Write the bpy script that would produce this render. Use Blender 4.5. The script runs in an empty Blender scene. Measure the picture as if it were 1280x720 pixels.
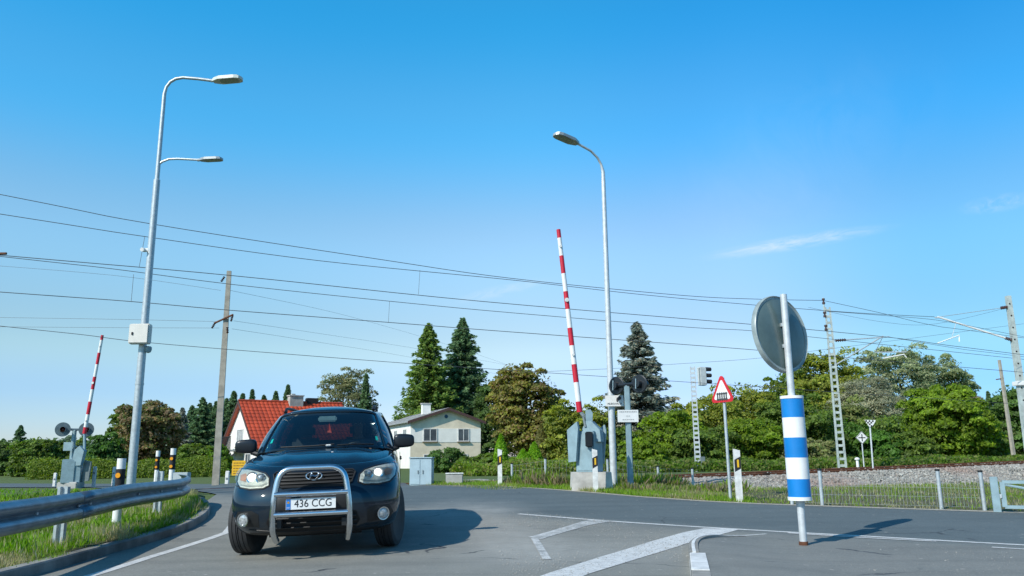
import bpy, bmesh, math, random
import numpy as np
from mathutils import Vector, Matrix
from mathutils.bvhtree import BVHTree
from mathutils.geometry import delaunay_2d_cdt
PI = math.pi
SC = bpy.context.scene
COL = SC.collection
random.seed(7)
RNG = np.random.default_rng(11)

# ------------------------------------------------------------------ camera
CAMH = 1.05
PITCH = math.atan(0.21)
cam_data = bpy.data.cameras.new("camera")
cam = bpy.data.objects.new("camera", cam_data)
COL.objects.link(cam)
SC.camera = cam
CR = Matrix.Rotation(PI/2+PITCH, 3, 'X') @ Matrix.Rotation(-0.010, 3, 'Z')
cam.matrix_world = Matrix.Translation((0, 0, CAMH)) @ CR.to_4x4()
cam_data.sensor_width = 36
cam_data.lens = 36*1000/1280
cam_data.clip_end = 6000
cam_data.clip_start = 0.05
SC.render.resolution_x = 1024
SC.render.resolution_y = 576

def ss(a, b, x):
    t = min(1, max(0, (x-a)/(b-a)))
    return t*t*(3-2*t)

TRZ = [(-80, .0), (-30, .0), (-13, .06), (-8, .28), (-4, .31), (-1, .325), (7.4, .43), (20.5, .67), (60, 1.1), (120, 1.3)]
def track_z(x):
    for (x0, z0), (x1, z1) in zip(TRZ, TRZ[1:]):
        if x <= x1:
            t = max(0, (x-x0)/(x1-x0))
            return z0+(z1-z0)*t
    return 1.3
def track_y(x): return 24.0+.385*x
def track_d(x, y): return (y-track_y(x))*.933
def H(x, y):
    up = .33*ss(8.5, 21.5, y)
    left = 1-.8*ss(-7.5, -13, x)
    h = up*left
    h -= .05*(1-ss(-3.6, -1.4, x))*(1-ss(12, 17, y))*ss(2, 6, y)
    d = track_d(x, y)
    if x > 2:                                     # shallow ditch before the embankment
        h -= .72*ss(2, 12, x)*math.exp(-((d+3.9)/2.3)**2)
    if d > 3:
        h = h*(1-.6*ss(3, 25, d)) - .0
    # the crossing itself follows the rails
    w = math.exp(-(d/2.6)**2)*ss(-13, -9, x)*(1-ss(-1.5, 2, x))
    h = h*(1-w)+track_z(x)*w
    return h

def ray(px, py):
    return (CR @ Vector(((px-640)/1000, (360-py)/1000, -1))).normalized()
def at(px, py, Y):
    d = ray(px, py); t = Y/d.y
    return Vector((0, 0, CAMH))+d*t
def gnd(px, py, dz=0.0):
    d = ray(px, py); o = Vector((0, 0, CAMH)); t = 2.0; prev = t
    while t < 400:
        p = o+d*t
        if p.z <= H(p.x, p.y)+dz:
            lo, hi = prev, t
            for _ in range(20):
                m = (lo+hi)/2; p = o+d*m
                if p.z <= H(p.x, p.y)+dz: hi = m
                else: lo = m
            return o+d*hi
        prev = t; t += .1
    p = o+d*60
    return p
def gxy(px, Y):
    """ground point seen in image column px (near the horizon) at depth Y"""
    p = at(px, 569, Y)
    return Vector((p.x, Y, H(p.x, Y)))

# ------------------------------------------------------------------ objects
def tag(o, label=None, cat=None, group=None, kind=None):
    if label: o['label'] = label
    if cat: o['category'] = cat
    if group: o['group'] = group
    if kind: o['kind'] = kind
    return o
def thing(name, label, cat, loc=(0, 0, 0), rotz=0, group=None):
    o = bpy.data.objects.new(name, None)
    o.empty_display_size = .1
    COL.objects.link(o)
    o.location = loc; o.rotation_euler = (0, 0, rotz)
    return tag(o, label, cat, group)
def mesh_obj(name, me, mat=None, parent=None, smooth=False):
    o = bpy.data.objects.new(name, me)
    COL.objects.link(o)
    if mat is not None and not me.materials:
        for m in (mat if isinstance(mat, (list, tuple)) else [mat]): me.materials.append(m)
    if smooth:
        me.polygons.foreach_set('use_smooth', [True]*len(me.polygons))
    if parent is not None: o.parent = parent
    return o
def copy_tree(o, parent=None):
    c = o.copy(); COL.objects.link(c)
    if parent is not None: c.parent = parent
    for ch in [q for q in bpy.data.objects if q.parent == o]:
        copy_tree(ch, c)
    return c

class MB:
    """collects shapes into one mesh"""
    def __init__(s): s.v = []; s.f = []; s.mi = []
    def add(s, vs, fs, mi=0):
        b = len(s.v); s.v += [tuple(v) for v in vs]
        s.f += [tuple(b+i for i in f) for f in fs]; s.mi += [mi]*len(fs); return s
    def box(s, c, size, rot=None, bev=0, mi=0):
        hx, hy, hz = size[0]/2, size[1]/2, size[2]/2
        bm = bmesh.new(); bmesh.ops.create_cube(bm, size=1)
        for v in bm.verts: v.co = Vector((v.co.x*2*hx, v.co.y*2*hy, v.co.z*2*hz))
        if bev: bmesh.ops.bevel(bm, geom=list(bm.edges), offset=bev, segments=2, affect='EDGES')
        M = rot if rot is not None else Matrix.Identity(3)
        bm.verts.ensure_lookup_table()
        vs = [M @ v.co+Vector(c) for v in bm.verts]
        fs = [[v.index for v in f.verts] for f in bm.faces]
        bm.free(); return s.add(vs, fs, mi)
    def tube(s, pts, r, n=8, cap=True, mi=0):
        pts = [Vector(p) for p in pts]; rs = r if isinstance(r, (list, tuple)) else [r]*len(pts)
        vs = []; fs = []; prev = None
        for i, p in enumerate(pts):
            a = pts[max(0, i-1)]; b = pts[min(len(pts)-1, i+1)]
            t = (b-a).normalized()
            if prev is None:
                u = t.orthogonal().normalized()
            else:
                u = (prev-t*prev.dot(t)).normalized()
            prev = u; w = t.cross(u)
            for k in range(n):
                an = 2*PI*k/n
                vs.append(p+(u*math.cos(an)+w*math.sin(an))*rs[i])
        for i in range(len(pts)-1):
            for k in range(n):
                k2 = (k+1) % n
                fs.append((i*n+k, i*n+k2, (i+1)*n+k2, (i+1)*n+k))
        if cap:
            fs.append(tuple(reversed(range(n)))); fs.append(tuple((len(pts)-1)*n+k for k in range(n)))
        return s.add(vs, fs, mi)
    def lathe(s, prof, n=24, M=None, mi=0):
        """prof: (r, h) pairs around local z, M places it"""
        M = M or Matrix.Identity(4); vs = []; fs = []; m = len(prof)
        for r, h in prof:
            for k in range(n):
                an = 2*PI*k/n
                vs.append(M @ Vector((max(r, 1e-4)*math.cos(an), max(r, 1e-4)*math.sin(an), h)))
        for i in range(m-1):
            for k in range(n):
                k2 = (k+1) % n
                fs.append((i*n+k, i*n+k2, (i+1)*n+k2, (i+1)*n+k))
        fs.append(tuple(reversed(range(n)))); fs.append(tuple((m-1)*n+k for k in range(n)))
        return s.add(vs, fs, mi)
    def prism(s, poly, h0, h1, M=None, mi=0):
        """poly in local xy extruded h0..h1 along local z"""
        M = M or Matrix.Identity(4); n = len(poly)
        vs = [M @ Vector((x, y, h0)) for x, y in poly]+[M @ Vector((x, y, h1)) for x, y in poly]
        fs = [tuple(reversed(range(n))), tuple(range(n, 2*n))]
        fs += [(i, (i+1) % n, n+(i+1) % n, n+i) for i in range(n)]
        return s.add(vs, fs, mi)
    def quad(s, a, b, c, d, mi=0): return s.add([a, b, c, d], [(0, 1, 2, 3)], mi)
    def mesh(s, name):
        me = bpy.data.meshes.new(name); me.from_pydata(s.v, [], s.f); 
        if any(s.mi): me.polygons.foreach_set('material_index', s.mi)
        me.update()
        bm = bmesh.new(); bm.from_mesh(me); bmesh.ops.recalc_face_normals(bm, faces=bm.faces); bm.to_mesh(me); bm.free()
        return me
    def build(s, name, mat, parent=None, smooth=False, ang=None):
        me = s.mesh(name); o = mesh_obj(name, me, mat, parent)
        if smooth:
            me.polygons.foreach_set('use_smooth', [True]*len(me.polygons))
            me.set_sharp_from_angle(angle=math.radians(ang or 40))
        return o
def MT(loc, rot=None):
    m = Matrix.Translation(loc)
    return m @ rot.to_4x4() if rot is not None else m
RX = lambda a: Matrix.Rotation(a, 3, 'X')
RY = lambda a: Matrix.Rotation(a, 3, 'Y')
RZ = lambda a: Matrix.Rotation(a, 3, 'Z')
def aim(d):
    """matrix whose z axis points along d"""
    return Vector(d).normalized().to_track_quat('Z', 'Y').to_matrix()

# ------------------------------------------------------------------ materials
def nodes(name):
    m = bpy.data.materials.new(name); m.use_nodes = True
    nt = m.node_tree; return m, nt, nt.nodes['Principled BSDF']
def N(nt, t, **kw):
    n = nt.nodes.new(t)
    for k, v in kw.items():
        if k in n.inputs: n.inputs[k].default_value = v
        else: setattr(n, k, v)
    return n
def c4(c): return (c[0], c[1], c[2], 1)
def mix(nt, fac, a, b, mode='MIX'):
    n = nt.nodes.new('ShaderNodeMix'); n.data_type = 'RGBA'; n.blend_type = mode
    for i, v in ((0, fac), (6, a), (7, b)):
        if hasattr(v, 'is_output'): nt.links.new(v, n.inputs[i])
        elif i == 0: n.inputs[0].default_value = v
        else: n.inputs[i].default_value = c4(v)
    return n.outputs[2]
def noise(nt, scale, detail=4, rough=.6, vec=None, lo=.35, hi=.65):
    n = N(nt, 'ShaderNodeTexNoise', Scale=scale, Detail=detail, Roughness=rough)
    if vec is None:
        tc = N(nt, 'ShaderNodeNewGeometry'); vec = tc.outputs['Position']
    nt.links.new(vec, n.inputs['Vector'])
    mr = N(nt, 'ShaderNodeMapRange'); mr.inputs[1].default_value = lo; mr.inputs[2].default_value = hi
    nt.links.new(n.outputs['Fac'], mr.inputs[0])
    return mr.outputs[0]
def bump(nt, b, h, strength=.3, dist=.01):
    n = N(nt, 'ShaderNodeBump', Strength=strength, Distance=dist)
    nt.links.new(h, n.inputs['Height']); nt.links.new(n.outputs[0], b.inputs['Normal'])
def M_(name, col, rough=.5, metal=0, var=.18, vs=6, col2=None, coat=0, bs=0, bsc=60, spec=None, tr=0, em=None, ems=0):
    m, nt, b = nodes(name)
    c2 = col2 or tuple(x*(1-var) for x in col)
    f = noise(nt, vs)
    nt.links.new(mix(nt, f, col, c2), b.inputs['Base Color'])
    b.inputs['Roughness'].default_value = rough; b.inputs['Metallic'].default_value = metal
    if coat: b.inputs['Coat Weight'].default_value = coat; b.inputs['Coat Roughness'].default_value = .03
    if bs: bump(nt, b, noise(nt, bsc, lo=0, hi=1), bs, .01)
    if spec is not None: b.inputs['Specular IOR Level'].default_value = spec
    if tr: b.inputs['Transmission Weight'].default_value = tr
    if em: b.inputs['Emission Color'].default_value = c4(em); b.inputs['Emission Strength'].default_value = ems
    return m
galv = M_('galvanised_steel', (.50, .55, .57), .45, .35, .22, 14, bs=.05)
galv_l = M_('pale_galvanised_steel', (.62, .65, .66), .45, .25, .2, 9)
rail_m = M_('guardrail_steel', (.24, .31, .36), .40, .7, .35, 5, bs=.06, bsc=30)
greyb = M_('grey_blue_paint', (.25, .36, .40), .5, 0, .22, 5, bs=.05)
greyb_d = M_('dark_grey_paint', (.16, .2, .21), .5, 0, .3, 5)
white = M_('white_paint', (.78, .78, .76), .5, 0, .1, 8)
white_w = M_('weathered_white_plastic', (.74, .74, .71), .55, 0, .28, 9)
red = M_('signal_red', (.55, .008, .03), .45, 0, .15, 8)
blue = M_('reflective_blue', (.005, .20, .56), .35, 0, .12, 6)
black = M_('black_plastic', (.012, .013, .014), .45, 0, .3, 8)
blackm = M_('matt_black', (.02, .02, .022), .85, 0, .3, 8)
amber = M_('amber_reflector', (.85, .33, .01), .25, 0, .15, 30)
yellow = M_('yellow_plate', (.75, .42, .01), .45, 0, .12, 9)
conc = M_('concrete', (.50, .49, .46), .9, 0, .35, 3, bs=.25, bsc=40)
concpole = M_('pole_concrete', (.42, .38, .31), .9, 0, .3, 5, bs=.2, bsc=30)
mastm = M_('mast_paint', (.50, .56, .53), .6, .1, .3, 4)
rust = M_('rust', (.17, .065, .03), .85, .1, .45, 8, bs=.3, bsc=60)
brownins = M_('brown_insulator', (.07, .035, .03), .3, 0, .2, 20)
wire_m = M_('cable_metal', (.09, .10, .11), .6, .3, .1, 4)
chrome = M_('chrome', (.75, .76, .78), .08, 1, .03, 4)
alu = M_('polished_tube', (.62, .64, .66), .22, 1, .08, 6)
dk_glass = M_('dark_glass', (.02, .022, .025), .05, 0, .1, 4)
# ------------------------------------------------------------------ world, sun
SUN_DIR = Vector((-.69, -.73, .80)).normalized()     # towards the sun
elev = math.asin(SUN_DIR.z); az = math.atan2(SUN_DIR.x, SUN_DIR.y)
w = bpy.data.worlds.new("World"); SC.world = w; w.use_nodes = True
nt = w.node_tree; bg = nt.nodes['Background']
sky = nt.nodes.new('ShaderNodeTexSky'); sky.sky_type = 'NISHITA'; sky.sun_disc = False
sky.sun_elevation = elev; sky.sun_rotation = az % (2*PI); sky.altitude = 50
sky.air_density = 1.0; sky.dust_density = .25; sky.ozone_density = 2.2
tc = nt.nodes.new('ShaderNodeTexCoord')
def wisp(center, ax, rx, ry, sc, seed):
    """a faint streak of cirrus around one sky direction"""
    c = Vector(center).normalized(); a = Vector(ax); a = (a-c*a.dot(c)).normalized(); b = c.cross(a)
    outs = []
    for d, r in ((a, rx), (b, ry)):
        dp = N(nt, 'ShaderNodeVectorMath', operation='DOT_PRODUCT'); nt.links.new(tc.outputs['Generated'], dp.inputs[0]); dp.inputs[1].default_value = d
        m = N(nt, 'ShaderNodeMath', operation='DIVIDE'); nt.links.new(dp.outputs['Value'], m.inputs[0]); m.inputs[1].default_value = r
        outs.append(m.outputs[0])
    cb = N(nt, 'ShaderNodeCombineXYZ'); nt.links.new(outs[0], cb.inputs[0]); nt.links.new(outs[1], cb.inputs[1])
    nz = N(nt, 'ShaderNodeTexNoise', Scale=1.6, Detail=7, Roughness=.65, Distortion=.6)
    ad = N(nt, 'ShaderNodeVectorMath', operation='MULTIPLY_ADD'); nt.links.new(cb.outputs[0], ad.inputs[0]); ad.inputs[1].default_value = (2.2, .8, 1); ad.inputs[2].default_value = (seed, seed*2, seed)
    nt.links.new(ad.outputs[0], nz.inputs['Vector'])
    ln = N(nt, 'ShaderNodeVectorMath', operation='LENGTH'); nt.links.new(cb.outputs[0], ln.inputs[0])
    mr = N(nt, 'ShaderNodeMapRange', interpolation_type='SMOOTHSTEP'); nt.links.new(ln.outputs['Value'], mr.inputs[0])
    mr.inputs[1].default_value = 1; mr.inputs[2].default_value = .05
    mr2 = N(nt, 'ShaderNodeMapRange'); nt.links.new(nz.outputs['Fac'], mr2.inputs[0]); mr2.inputs[1].default_value = .35; mr2.inputs[2].default_value = .75
    mm = N(nt, 'ShaderNodeMath', operation='MULTIPLY'); nt.links.new(mr.outputs[0], mm.inputs[0]); nt.links.new(mr2.outputs[0], mm.inputs[1])
    dp = N(nt, 'ShaderNodeVectorMath', operation='DOT_PRODUCT'); nt.links.new(tc.outputs['Generated'], dp.inputs[0]); dp.inputs[1].default_value = c
    gt = N(nt, 'ShaderNodeMath', operation='GREATER_THAN'); nt.links.new(dp.outputs['Value'], gt.inputs[0]); gt.inputs[1].default_value = .2
    m3 = N(nt, 'ShaderNodeMath', operation='MULTIPLY'); nt.links.new(mm.outputs[0], m3.inputs[0]); nt.links.new(gt.outputs[0], m3.inputs[1])
    m4 = N(nt, 'ShaderNodeMath', operation='MULTIPLY'); nt.links.new(m3.outputs[0], m4.inputs[0]); m4.inputs[1].default_value = sc
    return m4.outputs[0]
# saturate the blue a little, as the photograph has it
hs = N(nt, 'ShaderNodeHueSaturation', Saturation=1.12, Value=1.0); hs.inputs['Hue'].default_value = .494
nt.links.new(sky.outputs[0], hs.inputs['Color'])
sx = N(nt, 'ShaderNodeSeparateXYZ'); nt.links.new(tc.outputs['Generated'], sx.inputs[0])
rp = N(nt, 'ShaderNodeValToRGB'); nt.links.new(sx.outputs[2], rp.inputs[0]); rp.color_ramp.interpolation = 'EASE'
el_ = rp.color_ramp.elements
stops = [(0, (1.05, .90, 1.30)), (.068, (1.08, .94, 1.25)), (.132, (1.65, 1.20, 1.13)), (.259, (2.0, 1.62, 1.53)), (.398, (.88, 1.80, 1.98)), (.514, (.42, 1.80, 2.1)), (.75, (.45, 1.0, 1.2)), (1, (.45, .8, .95))]
while len(el_) < len(stops): el_.new(.5)
for e_, (p_, c_) in zip(el_, stops): e_.position = p_; e_.color = (c_[0]/2.5, c_[1]/2.5, c_[2]/2.5, 1)
t0_ = mix(nt, 1.0, hs.outputs[0], rp.outputs[0], 'MULTIPLY')
cur = mix(nt, 1.0, t0_, (2.5*.97, 2.5*1.15, 2.5*1.12), 'MULTIPLY')
rx = N(nt, 'ShaderNodeValToRGB'); mxx = N(nt, 'ShaderNodeMapRange'); nt.links.new(sx.outputs[0], mxx.inputs[0]); mxx.inputs[1].default_value = -1; mxx.inputs[2].default_value = 1
nt.links.new(mxx.outputs[0], rx.inputs[0]); el_ = rx.color_ramp.elements; rx.color_ramp.interpolation = 'EASE'
sp_ = [(.1, (.80, .94, .98)), (.30, (.84, .98, 1.0)), (.5, (.97, .99, 1.0)), (.62, (.84, .89, .97)), (.74, (.49, .76, .89)), (1, (.45, .72, .87))]
while len(el_) < len(sp_): el_.new(.5)
for e_, (p_, c_) in zip(el_, sp_): e_.position = p_; e_.color = (*c_, 1)
cur = mix(nt, 1.0, cur, rx.outputs[0], 'MULTIPLY')
for (x0, y0, x1, y1, wd, s, sd) in ((880, 322, 1110, 284, .011, .75, 1.3), (560, 378, 690, 350, .010, .35, 4.1), (1200, 262, 1300, 246, .012, .35, 7.7), (820, 300, 1200, 90, .12, .07, 9.3)):
    a = ray(x0, y0); b = ray(x1, y1)
    f = wisp((a+b)/2, b-a, (b-a).length*.62, wd, s, sd)
    cur = mix(nt, f, cur, (7.6, 8.4, 9.0))
nt.links.new(cur, bg.inputs['Color'])
bg.inputs['Strength'].default_value = .112
sd_ = bpy.data.lights.new('sun', 'SUN'); sd_.energy = 5.0; sd_.angle = math.radians(.5); sd_.color = (1, .95, .86)
so = bpy.data.objects.new('sun', sd_); COL.objects.link(so)
so.rotation_euler = SUN_DIR.to_track_quat('Z', 'Y').to_euler(); so.location = (0, 0, 50)
SC.view_settings.view_transform = 'Standard'; SC.view_settings.look = 'None'; SC.view_settings.exposure = 0

# ------------------------------------------------------------------ ground materials
def asphalt_mat(name, base, dust, specks=.5, dusty=None):
    m, nt, b = nodes(name)
    geo = N(nt, 'ShaderNodeNewGeometry'); pos = geo.outputs['Position']
    big = noise(nt, .35, 5, .6, pos, .3, .7)
    c = mix(nt, big, base, tuple(x*.84 for x in base))
    if dusty and len(dusty) > 2:       # lighter surfacing on this side of the edge line
        la = gnd(648, 642.5); lb = gnd(1100, 671.5); dl = (lb-la); dl.z = 0; dl.normalize(); nl = Vector((dl.y, -dl.x, 0))
        dq = N(nt, 'ShaderNodeVectorMath', operation='DOT_PRODUCT'); nt.links.new(pos, dq.inputs[0]); dq.inputs[1].default_value = nl
        mq = N(nt, 'ShaderNodeMapRange', interpolation_type='SMOOTHSTEP'); nt.links.new(dq.outputs['Value'], mq.inputs[0]); k0 = nl.dot(Vector((la.x, la.y, 0)))
        mq.inputs[1].default_value = k0-.4; mq.inputs[2].default_value = k0+.9
        c = mix(nt, mq.outputs[0], c, mix(nt, big, (.222, .222, .202), (.192, .193, .177)))
        base = (.15, .168, .17)
    mp = N(nt, 'ShaderNodeMapping'); nt.links.new(pos, mp.inputs[0]); mp.inputs['Rotation'].default_value = (0, 0, .35); mp.inputs['Scale'].default_value = (.25, 2.2, 1)
    st = noise(nt, 1.0, 4, .6, mp.outputs[0], .45, .75)
    c = mix(nt, st, c, (.78, .79, .80), 'MULTIPLY')
    fine = noise(nt, 55, 4, .8, pos, .32, .68)
    c = mix(nt, fine, mix(nt, 1.0, c, (.74, .74, .74), 'MULTIPLY'), mix(nt, 1.0, c, (1.32, 1.30, 1.26), 'MULTIPLY'))
    vo = N(nt, 'ShaderNodeTexVoronoi', Scale=55.0); nt.links.new(pos, vo.inputs['Vector'])
    mr = N(nt, 'ShaderNodeMapRange'); nt.links.new(vo.outputs['Distance'], mr.inputs[0]); mr.inputs[1].default_value = .22; mr.inputs[2].default_value = .1
    sp = noise(nt, 12, 2, .6, pos, .5, .72)
    mm = N(nt, 'ShaderNodeMath', operation='MULTIPLY'); nt.links.new(mr.outputs[0], mm.inputs[0]); nt.links.new(sp, mm.inputs[1])
    m2 = N(nt, 'ShaderNodeMath', operation='MULTIPLY'); nt.links.new(mm.outputs[0], m2.inputs[0]); m2.inputs[1].default_value = specks
    c = mix(nt, m2.outputs[0], c, (.5, .48, .44))
    # sparse scattered grit
    vo2 = N(nt, 'ShaderNodeTexVoronoi', Scale=5.5); nt.links.new(pos, vo2.inputs['Vector'])
    g1 = N(nt, 'ShaderNodeMath', operation='LESS_THAN'); nt.links.new(vo2.outputs['Distance'], g1.inputs[0]); g1.inputs[1].default_value = .125
    g2 = N(nt, 'ShaderNodeMath', operation='MULTIPLY'); nt.links.new(g1.outputs[0], g2.inputs[0]); nt.links.new(sp, g2.inputs[1])
    g3 = N(nt, 'ShaderNodeMath', operation='MULTIPLY'); nt.links.new(g2.outputs[0], g3.inputs[0]); g3.inputs[1].default_value = specks
    c = mix(nt, g3.outputs[0], c, (.45, .42, .38))
    for (cx, cy, rx, ry, s) in (dusty or []):
        sb = N(nt, 'ShaderNodeVectorMath', operation='SUBTRACT'); nt.links.new(pos, sb.inputs[0]); sb.inputs[1].default_value = (cx, cy, 0)
        dv = N(nt, 'ShaderNodeVectorMath', operation='MULTIPLY'); nt.links.new(sb.outputs[0], dv.inputs[0]); dv.inputs[1].default_value = (1/rx, 1/ry, 0)
        ln = N(nt, 'ShaderNodeVectorMath', operation='LENGTH'); nt.links.new(dv.outputs[0], ln.inputs[0])
        q = N(nt, 'ShaderNodeMapRange', interpolation_type='SMOOTHSTEP'); nt.links.new(ln.outputs['Value'], q.inputs[0]); q.inputs[1].default_value = 1; q.inputs[2].default_value = .1
        dn = noise(nt, 1.1, 6, .7, pos, .2, .75)
        m3 = N(nt, 'ShaderNodeMath', operation='MULTIPLY'); nt.links.new(q.outputs[0], m3.inputs[0]); nt.links.new(dn, m3.inputs[1])
        m4 = N(nt, 'ShaderNodeMath', operation='MULTIPLY'); nt.links.new(m3.outputs[0], m4.inputs[0]); m4.inputs[1].default_value = s
        c = mix(nt, m4.outputs[0], c, dust)
    # hairline cracks and sealed joints
    dn2 = N(nt, 'ShaderNodeTexNoise', Scale=1.3, Detail=5); nt.links.new(pos, dn2.inputs['Vector'])
    wv = N(nt, 'ShaderNodeVectorMath', operation='MULTIPLY_ADD'); nt.links.new(dn2.outputs['Color'], wv.inputs[0]); wv.inputs[1].default_value = (.9, .9, 0); nt.links.new(pos, wv.inputs[2])
    ve = N(nt, 'ShaderNodeTexVoronoi', Scale=.32); ve.feature = 'DISTANCE_TO_EDGE'; nt.links.new(wv.outputs[0], ve.inputs['Vector'])
    ce = N(nt, 'ShaderNodeMapRange'); nt.links.new(ve.outputs['Distance'], ce.inputs[0]); ce.inputs[1].default_value = .006; ce.inputs[2].default_value = .002
    cn = noise(nt, .7, 3, .6, pos, .52, .6); cm = N(nt, 'ShaderNodeMath', operation='MULTIPLY'); nt.links.new(ce.outputs[0], cm.inputs[0]); nt.links.new(cn, cm.inputs[1])
    c = mix(nt, cm.outputs[0], c, (.045, .05, .055))
    mo = noise(nt, 4.5, 6, .75, pos, .3, .7); c = mix(nt, mo, mix(nt, 1.0, c, (.93, .93, .93), 'MULTIPLY'), mix(nt, 1.0, c, (1.08, 1.08, 1.07), 'MULTIPLY'))
    nt.links.new(c, b.inputs['Base Color']); b.inputs['Roughness'].default_value = .82
    b.inputs['Specular IOR Level'].default_value = .35
    bump(nt, b, fine, .35, .004)
    return m
dp1 = gnd(640, 668); dp2 = gnd(600, 640); dp3 = gnd(780, 690)
asph = asphalt_mat('asphalt', (.105, .130, .138), (.34, .335, .31), .8,
                   [(dp1.x-.1, dp1.y-.6, 1.0, 3.2, 1.0), (dp2.x-.2, dp2.y, 1.5, 3.2, .8), (dp3.x, dp3.y, 1.8, 1.6, .6), (dp1.x+.3, dp1.y-1.5, .9, 2.0, .7), (-3.9, 6, .7, 6, .3)])
asph_isl = asphalt_mat('island_asphalt', (.185, .192, .182), (.28, .26, .23), .8, [(3, 8, 4, 3, .35)])
def line_mat(name, wear):
    m, nt, b = nodes(name)
    f = noise(nt, 9, 6, .75, None, .45, .62); g = noise(nt, 60, 3, .7, None, .5, .7)
    c = mix(nt, f, (.62, .62, .6), (.46, .46, .45))
    mm = N(nt, 'ShaderNodeMath', operation='MULTIPLY'); nt.links.new(g, mm.inputs[0]); mm.inputs[1].default_value = wear
    c = mix(nt, mm.outputs[0], c, (.13, .135, .14))
    if wear > .8:
        f2 = noise(nt, 3.5, 6, .8, None, .42, .58); m7 = N(nt, 'ShaderNodeMath', operation='MULTIPLY'); nt.links.new(f2, m7.inputs[0]); m7.inputs[1].default_value = .75; c = mix(nt, m7.outputs[0], c, (.21, .213, .20))
    nt.links.new(c, b.inputs['Base Color']); b.inputs['Roughness'].default_value = .75
    return m
linem = line_mat('road_marking', .55); linew = line_mat('worn_road_marking', .85)

def ground_mat(name, cs, scale=1.0):
    m, nt, b = nodes(name)
    f = noise(nt, .5*scale, 5, .65, None, .35, .65); g = noise(nt, 6*scale, 5, .7, None, .3, .7); h = noise(nt, 40*scale, 3, .7, None, .3, .7)
    c = mix(nt, f, cs[0], cs[1]); c = mix(nt, g, c, cs[2]); 
    c = mix(nt, h, c, tuple(x*.45 for x in cs[0]))
    nt.links.new(c, b.inputs['Base Color']); b.inputs['Roughness'].default_value = .95
    bump(nt, b, g, .6, .05)
    return m
grassg = ground_mat('meadow_soil', [(.09, .16, .02), (.12, .19, .03), (.14, .16, .05)])
soilm = ground_mat('dry_verge_soil', [(.12, .115, .05), (.10, .12, .03), (.16, .14, .09)], 1.5)
ballm_unused = ground_mat('ballast_bed', [(.24, .225, .21), (.18, .165, .155), (.30, .285, .27)], 3)

def sheet(name, poly, step, zoff, mat, parent=None, hf=H, bounds=None):
    """polygon in plan, filled with a fine grid and draped on the terrain"""
    P = [Vector((p[0], p[1])) for p in poly]
    # densify edges
    Q = []
    for a, b in zip(P, P[1:]+P[:1]):
        n = max(1, int((b-a).length/step))
        Q += [a.lerp(b, k/n) for k in range(n)]
    x0 = min(p.x for p in Q); x1 = max(p.x for p in Q); y0 = min(p.y for p in Q); y1 = max(p.y for p in Q)
    pts = list(Q)
    xs = np.arange(x0+step*.5, x1, step); ys = np.arange(y0+step*.5, y1, step)
    for x in xs:
        for y in ys: pts.append(Vector((x+.013*step, y)))
    n = len(Q)
    v, e, f, *_ = delaunay_2d_cdt(pts, [], [list(range(n))], 1, 1e-4)
    me = bpy.data.meshes.new(name)
    me.from_pydata([(p.x, p.y, hf(p.x, p.y)+zoff) for p in v], [], [tuple(q) for q in f])
    me.update()
    bm = bmesh.new(); bm.from_mesh(me); bmesh.ops.recalc_face_normals(bm, faces=bm.faces)
    if sum(q.normal.z for q in bm.faces) < 0: bmesh.ops.reverse_faces(bm, faces=bm.faces)
    bm.to_mesh(me); bm.free()
    return mesh_obj(name, me, mat, parent, True)
def lerp(a, b, t): return a+(b-a)*t
def path_fn(pts):
    pts = [Vector(p) for p in pts]
    def smooth(pts, it=2):
        for _ in range(it):
            q = [pts[0]]
            for a, b in zip(pts, pts[1:]): q += [a.lerp(b, .25), a.lerp(b, .75)]
            q.append(pts[-1]); pts = q
        return pts
    return smooth(pts)
def ribbon(name, line, width, zoff, mat, parent=None, hf=H, step=.25):
    """painted line of given width following a plan polyline"""
    L = [Vector((p[0], p[1])) for p in line]; D = []
    for a, b in zip(L, L[1:]):
        n = max(1, int((b-a).length/step)); D += [a.lerp(b, k/n) for k in range(n)]
    D.append(L[-1]); vs = []; fs = []
    ws = width if isinstance(width, (list, tuple)) else (width, width)
    for i, p in enumerate(D):
        t = (D[min(i+1, len(D)-1)]-D[max(i-1, 0)]).normalized(); nn = Vector((-t.y, t.x)); wd = lerp(ws[0], ws[1], i/(len(D)-1))/2
        for s in (-1, 1):
            q = p+nn*wd*s; vs.append((q.x, q.y, hf(q.x, q.y)+zoff))
    for i in range(len(D)-1): fs.append((2*i, 2*i+1, 2*i+3, 2*i+2))
    me = bpy.data.meshes.new(name); me.from_pydata(vs, [], fs); me.update()
    o = mesh_obj(name, me, mat, parent)
    return o

# ------------------------------------------------------------------ ground sheet to the horizon
xs = sorted(set(list(np.arange(-60, 70, .8))+[-3000, -1500, -800, -400, -250, -160, -110, -80, 90, 120, 170, 260, 400, 800, 1500, 3000]))
ys = sorted(set(list(np.arange(-12, 64, .6))+[-1500, -300, -80, -30, 70, 80, 95, 120, 160, 220, 320, 500, 900, 1600, 3000]))
vs = [(x, y, H(x, y)-.025) for x in xs for y in ys]
nx, ny = len(xs), len(ys)
fs = [(i*ny+j, (i+1)*ny+j, (i+1)*ny+j+1, i*ny+j+1) for i in range(nx-1) for j in range(ny-1)]
me = bpy.data.meshes.new('ground'); me.from_pydata(vs, [], fs); me.update()
tag(mesh_obj('ground', me, grassg, None, True), kind='structure')

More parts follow.
